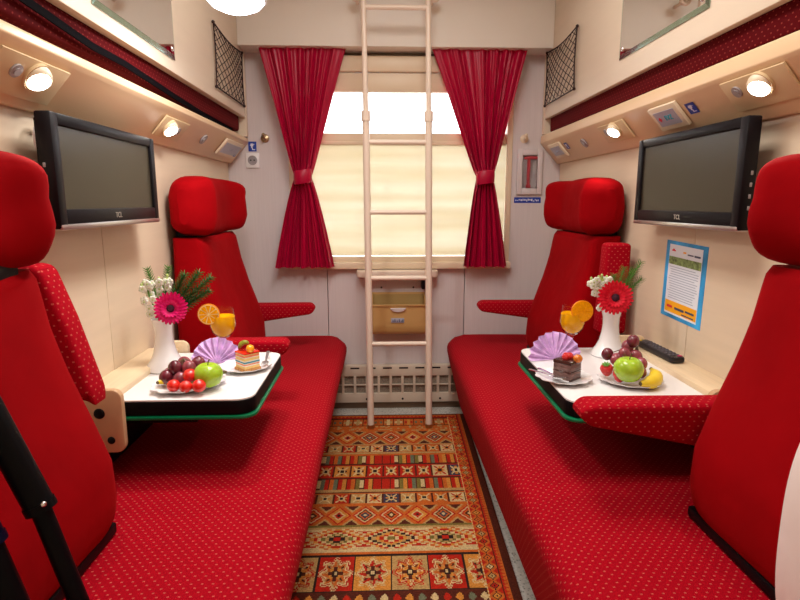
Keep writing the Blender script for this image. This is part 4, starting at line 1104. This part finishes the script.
b = B(); pts = [(-0.410 + 0.018 * math.cos(a), 1.630, zt + 0.006 + 0.020 * math.sin(a)) for a in [PI * 0.95 - k * 0.1 * PI * 0.8 for k in range(9)]]
tube(b, pts, [0.004, 0.006, 0.007, 0.0075, 0.0075, 0.0075, 0.007, 0.006, 0.003], 10); link('kiwi_curl', b, M_kiwi, t)

# ---- right table
plate(0.524, 1.502, 0.079, 0.079, 0, 'white plate under the chocolate cake on the right table')
plate(0.704, 1.470, 0.086, 0.078, math.radians(-25), 'white oval plate of fruit beside the right vase')
vase(0.762, 1.755, 'white trumpet vase holding a red gerbera on the right table')
gerbera((0.748, 1.705, 0.850), (-0.12, -1, 0.1), 0.056, M_redpet, 'bright red gerbera in the right white vase', (0.757, 1.750, 0.795))
stock_spray([(0.725, 1.735, 0.825), (0.708, 1.73, 0.862), (0.690, 1.73, 0.888)], 'white blossom spray in the right vase, left of the red gerbera', (0.752, 1.75, 0.785))
stock_spray([(0.725, 1.745, 0.87), (0.722, 1.74, 0.892)], 'short white blossom stem in the right vase behind the red gerbera', (0.755, 1.755, 0.785))
fir_sprig((0.762, 1.765, 0.790), [(0.850, 1.76, 0.955), (0.830, 1.77, 0.93), (0.858, 1.765, 0.90), (0.80, 1.77, 0.935), (0.77, 1.775, 0.91)], M_fern, 'feathery green fern in the right vase', 0.024, 'fern_sprig', 0.0008)
strawberry((0.644, 1.490, 0.680), 0.0185, 'strawberry on the right fruit plate, further left one', (0.25, -0.25))
strawberry((0.660, 1.440, 0.680), 0.0190, 'strawberry on the right fruit plate, touching the green apple', (0.1, -0.1))
apple((0.678, 1.412 + 0.015, 0.6985), 0.0395, 'glossy green apple on the right fruit plate')
bunch([(0.676, 1.505, 0.705), (0.698, 1.500, 0.722), (0.714, 1.520, 0.738), (0.731, 1.500, 0.715), (0.736, 1.475, 0.700), (0.728, 1.460, 0.680), (0.711, 1.480, 0.690), (0.696, 1.525, 0.690), (0.721, 1.530, 0.712), (0.656, 1.520, 0.716), (0.744, 1.505, 0.690), (0.724, 1.510, 0.756)], 0.0175, 'rosy red grapes piled on the right fruit plate', [M_grapelt, M_grape], (0.741, 1.520, 0.745))
banana([(0.698, 1.395, 0.668), (0.771, 1.412, 0.664), (0.776, 1.490, 0.676)], 0.0185, 'yellow banana on the right fruit plate')
juice_glass(0.645, 1.790, 'stemmed glass of orange juice on the right table')
orange_slice((0.664, 1.757, 0.795), 0.036, 'plain bright orange slice on the right juice glass rim', 0.0, 0.0, True)
napkin((0.566, 1.705, TZ + 0.001), 0.090, 'lilac napkin folded as a fan on the right table', 0.12)
fork((0.440, 1.560), (0.510, 1.460), 'silver fork beside the chocolate cake on the right table, nearer the aisle', 0.6600, 0.6605)
fork((0.470, 1.570), (0.518, 1.442), 'silver knife beside the chocolate cake on the right table', 0.6600, 0.6600, True)
t, zt = cake_layers(0.535, 1.505, 0.056, PI / 4 - 0.1, [(0.006, M_choc, 0.001), (0.018, M_choclt, 0), (0.005, M_choc, 0.0006), (0.020, M_choclt, 0), (0.010, M_choc, 0.001)], 'dark chocolate cake block topped with strawberry on the right table', name='chocolate_cake')
b = B(); 
for (dx, dy, s_) in ((-0.016, -0.006, 0.011), (-0.002, 0.004, 0.012), (-0.010, 0.010, 0.010)): ball(b, (0.543 + dx, 1.505 + dy, zt + 0.007), s_, (1, 1, 0.95))
link('strawberry_pieces', b, M_straw, t)
b = B(); ball(b, (0.558, 1.488, zt + 0.006), 0.0135, (1, 1, 0.9)); ball(b, (0.567, 1.500, zt + 0.003), 0.009); link('glazed_fruit', b, M_glaze2, t)

# remote on the right ledge
t = thing('remote_control', 'black television remote lying on the right wall ledge', 'remote control', (0.905, 1.70, 0.663))
b = B(); M = Matrix.Translation((0.905, 1.705, 0.6635)) @ Matrix.Rotation(math.radians(2), 4, 'Z')
tt = bmesh.new(); prism(tt, rrect(-0.023, 0.023, -0.115, 0.115, 0.012), 'z', 0, 0.019, 0.005); merge(b, tt, M); link('shell', b, M_remote, t)
b = B()
for r_ in range(9):
    for c_ in range(3):
        tt = bmesh.new(); box(tt, -0.017 + c_ * 0.0125, -0.008 + c_ * 0.0125, -0.09 + r_ * 0.020, -0.080 + r_ * 0.020, 0.0185, 0.0215, 0.0012); merge(b, tt, M)
link('keys', b, M_key, t)
b = B(); tt = bmesh.new(); box(tt, -0.018, -0.008, 0.092, 0.101, 0.0185, 0.0218, 0.0012); merge(b, tt, M); link('power_key', b, M_keyy, t)
b = B(); tt = bmesh.new(); box(tt, 0.006, 0.018, -0.104, -0.095, 0.0185, 0.0218, 0.0012); merge(b, tt, M); link('red_key', b, M_keyp, t)

# ---------------------------------------------------------------- pillow + camera stand in the foreground
b = B(); rings = []
pc = Vector((0.680, 0.73, 0.625)); hp = (0.046, 0.085, 0.200)
for i in range(25):
    f = -1 + 2 * i / 24; w_ = math.sqrt(max(0.0, 1 - abs(f) ** 2.6)); w_ = max(w_, 0.03)
    rings.append([(pc.x + hp[0] * q[0] * w_ + 0.06 * (-f) * 0 , pc.y + hp[1] * q[1], pc.z + hp[2] * f) for q in [(math.copysign(abs(math.cos(a)) ** 1.1, math.cos(a)), math.copysign(abs(math.sin(a)) ** 0.75, math.sin(a)) * (0.55 + 0.45 * w_)) for a in [2 * PI * k / 36 for k in range(36)]]])
loft(b, rings); tag(link('pillow', b, M_pillow), 'white rounded pillow standing on the right bench at the picture edge', 'pillow')

t = thing('camera_stand', 'black folded camera stand leaning at the near end of the left bench', 'tripod', (-0.44, 0.75, 0.43))
def leg(a, c, e, m, r1, r2):
    b = B(); tube(b, [a, c], r1, 16); tube(b, [c, Vector(c) + (Vector(c) - Vector(a)).normalized() * 0.012], r1 * 1.08, 16); link('upper_tube', b, m, t)
    b = B(); tube(b, [c, e], r2, 16); link('lower_tube', b, M_tripod, t)
leg((-0.583, 0.75, 0.955), (-0.497, 0.75, 0.722), (-0.425, 0.75, 0.440), M_tripod, 0.020, 0.0135)
leg((-0.600, 0.70, 0.900), (-0.540, 0.70, 0.700), (-0.470, 0.70, 0.440), M_tripblue, 0.022, 0.017)
b = B(); ball(b, (-0.480, 0.735, 0.728), 0.0045); link('lock_screw', b, M_chrome, t)

# ---------------------------------------------------------------- lights, world, camera
def area(name, loc, rot, sx, sy, power, col):
    l = bpy.data.lights.new(name, 'AREA'); l.shape = 'RECTANGLE'; l.size = sx; l.size_y = sy; l.energy = power; l.color = col
    o = bpy.data.objects.new(name, l); C.objects.link(o); o.location = loc; o.rotation_euler = rot; return o
area('ceiling_lamp_glow', (0.085, 1.35, ZC - 0.04), (0, 0, 0), 0.36, 1.15, 16, (1, 0.95, 0.89))
area('entrance_fill', (0.085, -0.25, ZC - 0.04), (0, 0, 0), 0.5, 0.44, 2.2, (1, 0.93, 0.85))  # added fill from behind the camera, not a known lamp
def spot(side, y, tl_, power):
    U, V, N = sl_frame(side); ax = (N + Vector((0, -0.35, -0.45))).normalized(); p = slant(side, y, tl_, 0.010) + ax * 0.03
    l = bpy.data.lights.new('reading_beam', 'SPOT'); l.energy = power; l.spot_size = math.radians(110); l.spot_blend = 0.8; l.shadow_soft_size = 0.02; l.color = (1, 0.93, 0.8)
    o = bpy.data.objects.new('reading_beam', l); C.objects.link(o); o.location = p; o.rotation_euler = ax.to_track_quat('-Z', 'Y').to_euler()
for s_, y, tl_ in (('left', 1.225, 0.046), ('left', 1.968, 0.055), ('right', 1.287, 0.032), ('right', 2.082, 0.034)): spot(s_, y, tl_, 2.5)
l = bpy.data.lights.new('dome_glow', 'AREA'); l.shape = 'DISK'; l.size = 0.14; l.energy = 4.2; l.color = (1, 0.95, 0.9); l.spread = PI
o = bpy.data.objects.new('dome_glow', l); C.objects.link(o); o.location = (-0.393, 1.65, 1.66)
wd = bpy.data.worlds.new('World'); bpy.context.scene.world = wd; wd.use_nodes = True
bg = wd.node_tree.nodes['Background']; bg.inputs[0].default_value = (0.93, 0.97, 1.0, 1); bg.inputs[1].default_value = 3.6
pw = area('window_daylight', (0.11, 3.3, 1.35), (-PI / 2, 0, 0), 1.15, 0.95, 12, (1, 0.98, 0.94)) if False else None

cam = bpy.data.cameras.new('camera'); cam.sensor_width = 36; cam.lens = 36 * 550 / 800; cam.clip_start = 0.02
co = bpy.data.objects.new('camera', cam); C.objects.link(co); co.location = (0, 0, 1.15)
co.rotation_euler = (math.radians(90 - 10.1), 0, math.radians(-2.05))
bpy.context.scene.camera = co
vs = bpy.context.scene.view_settings
vs.view_transform = 'Standard'; vs.look = 'None'; vs.gamma = 1; vs.exposure = 0.33; vs.use_curve_mapping = False
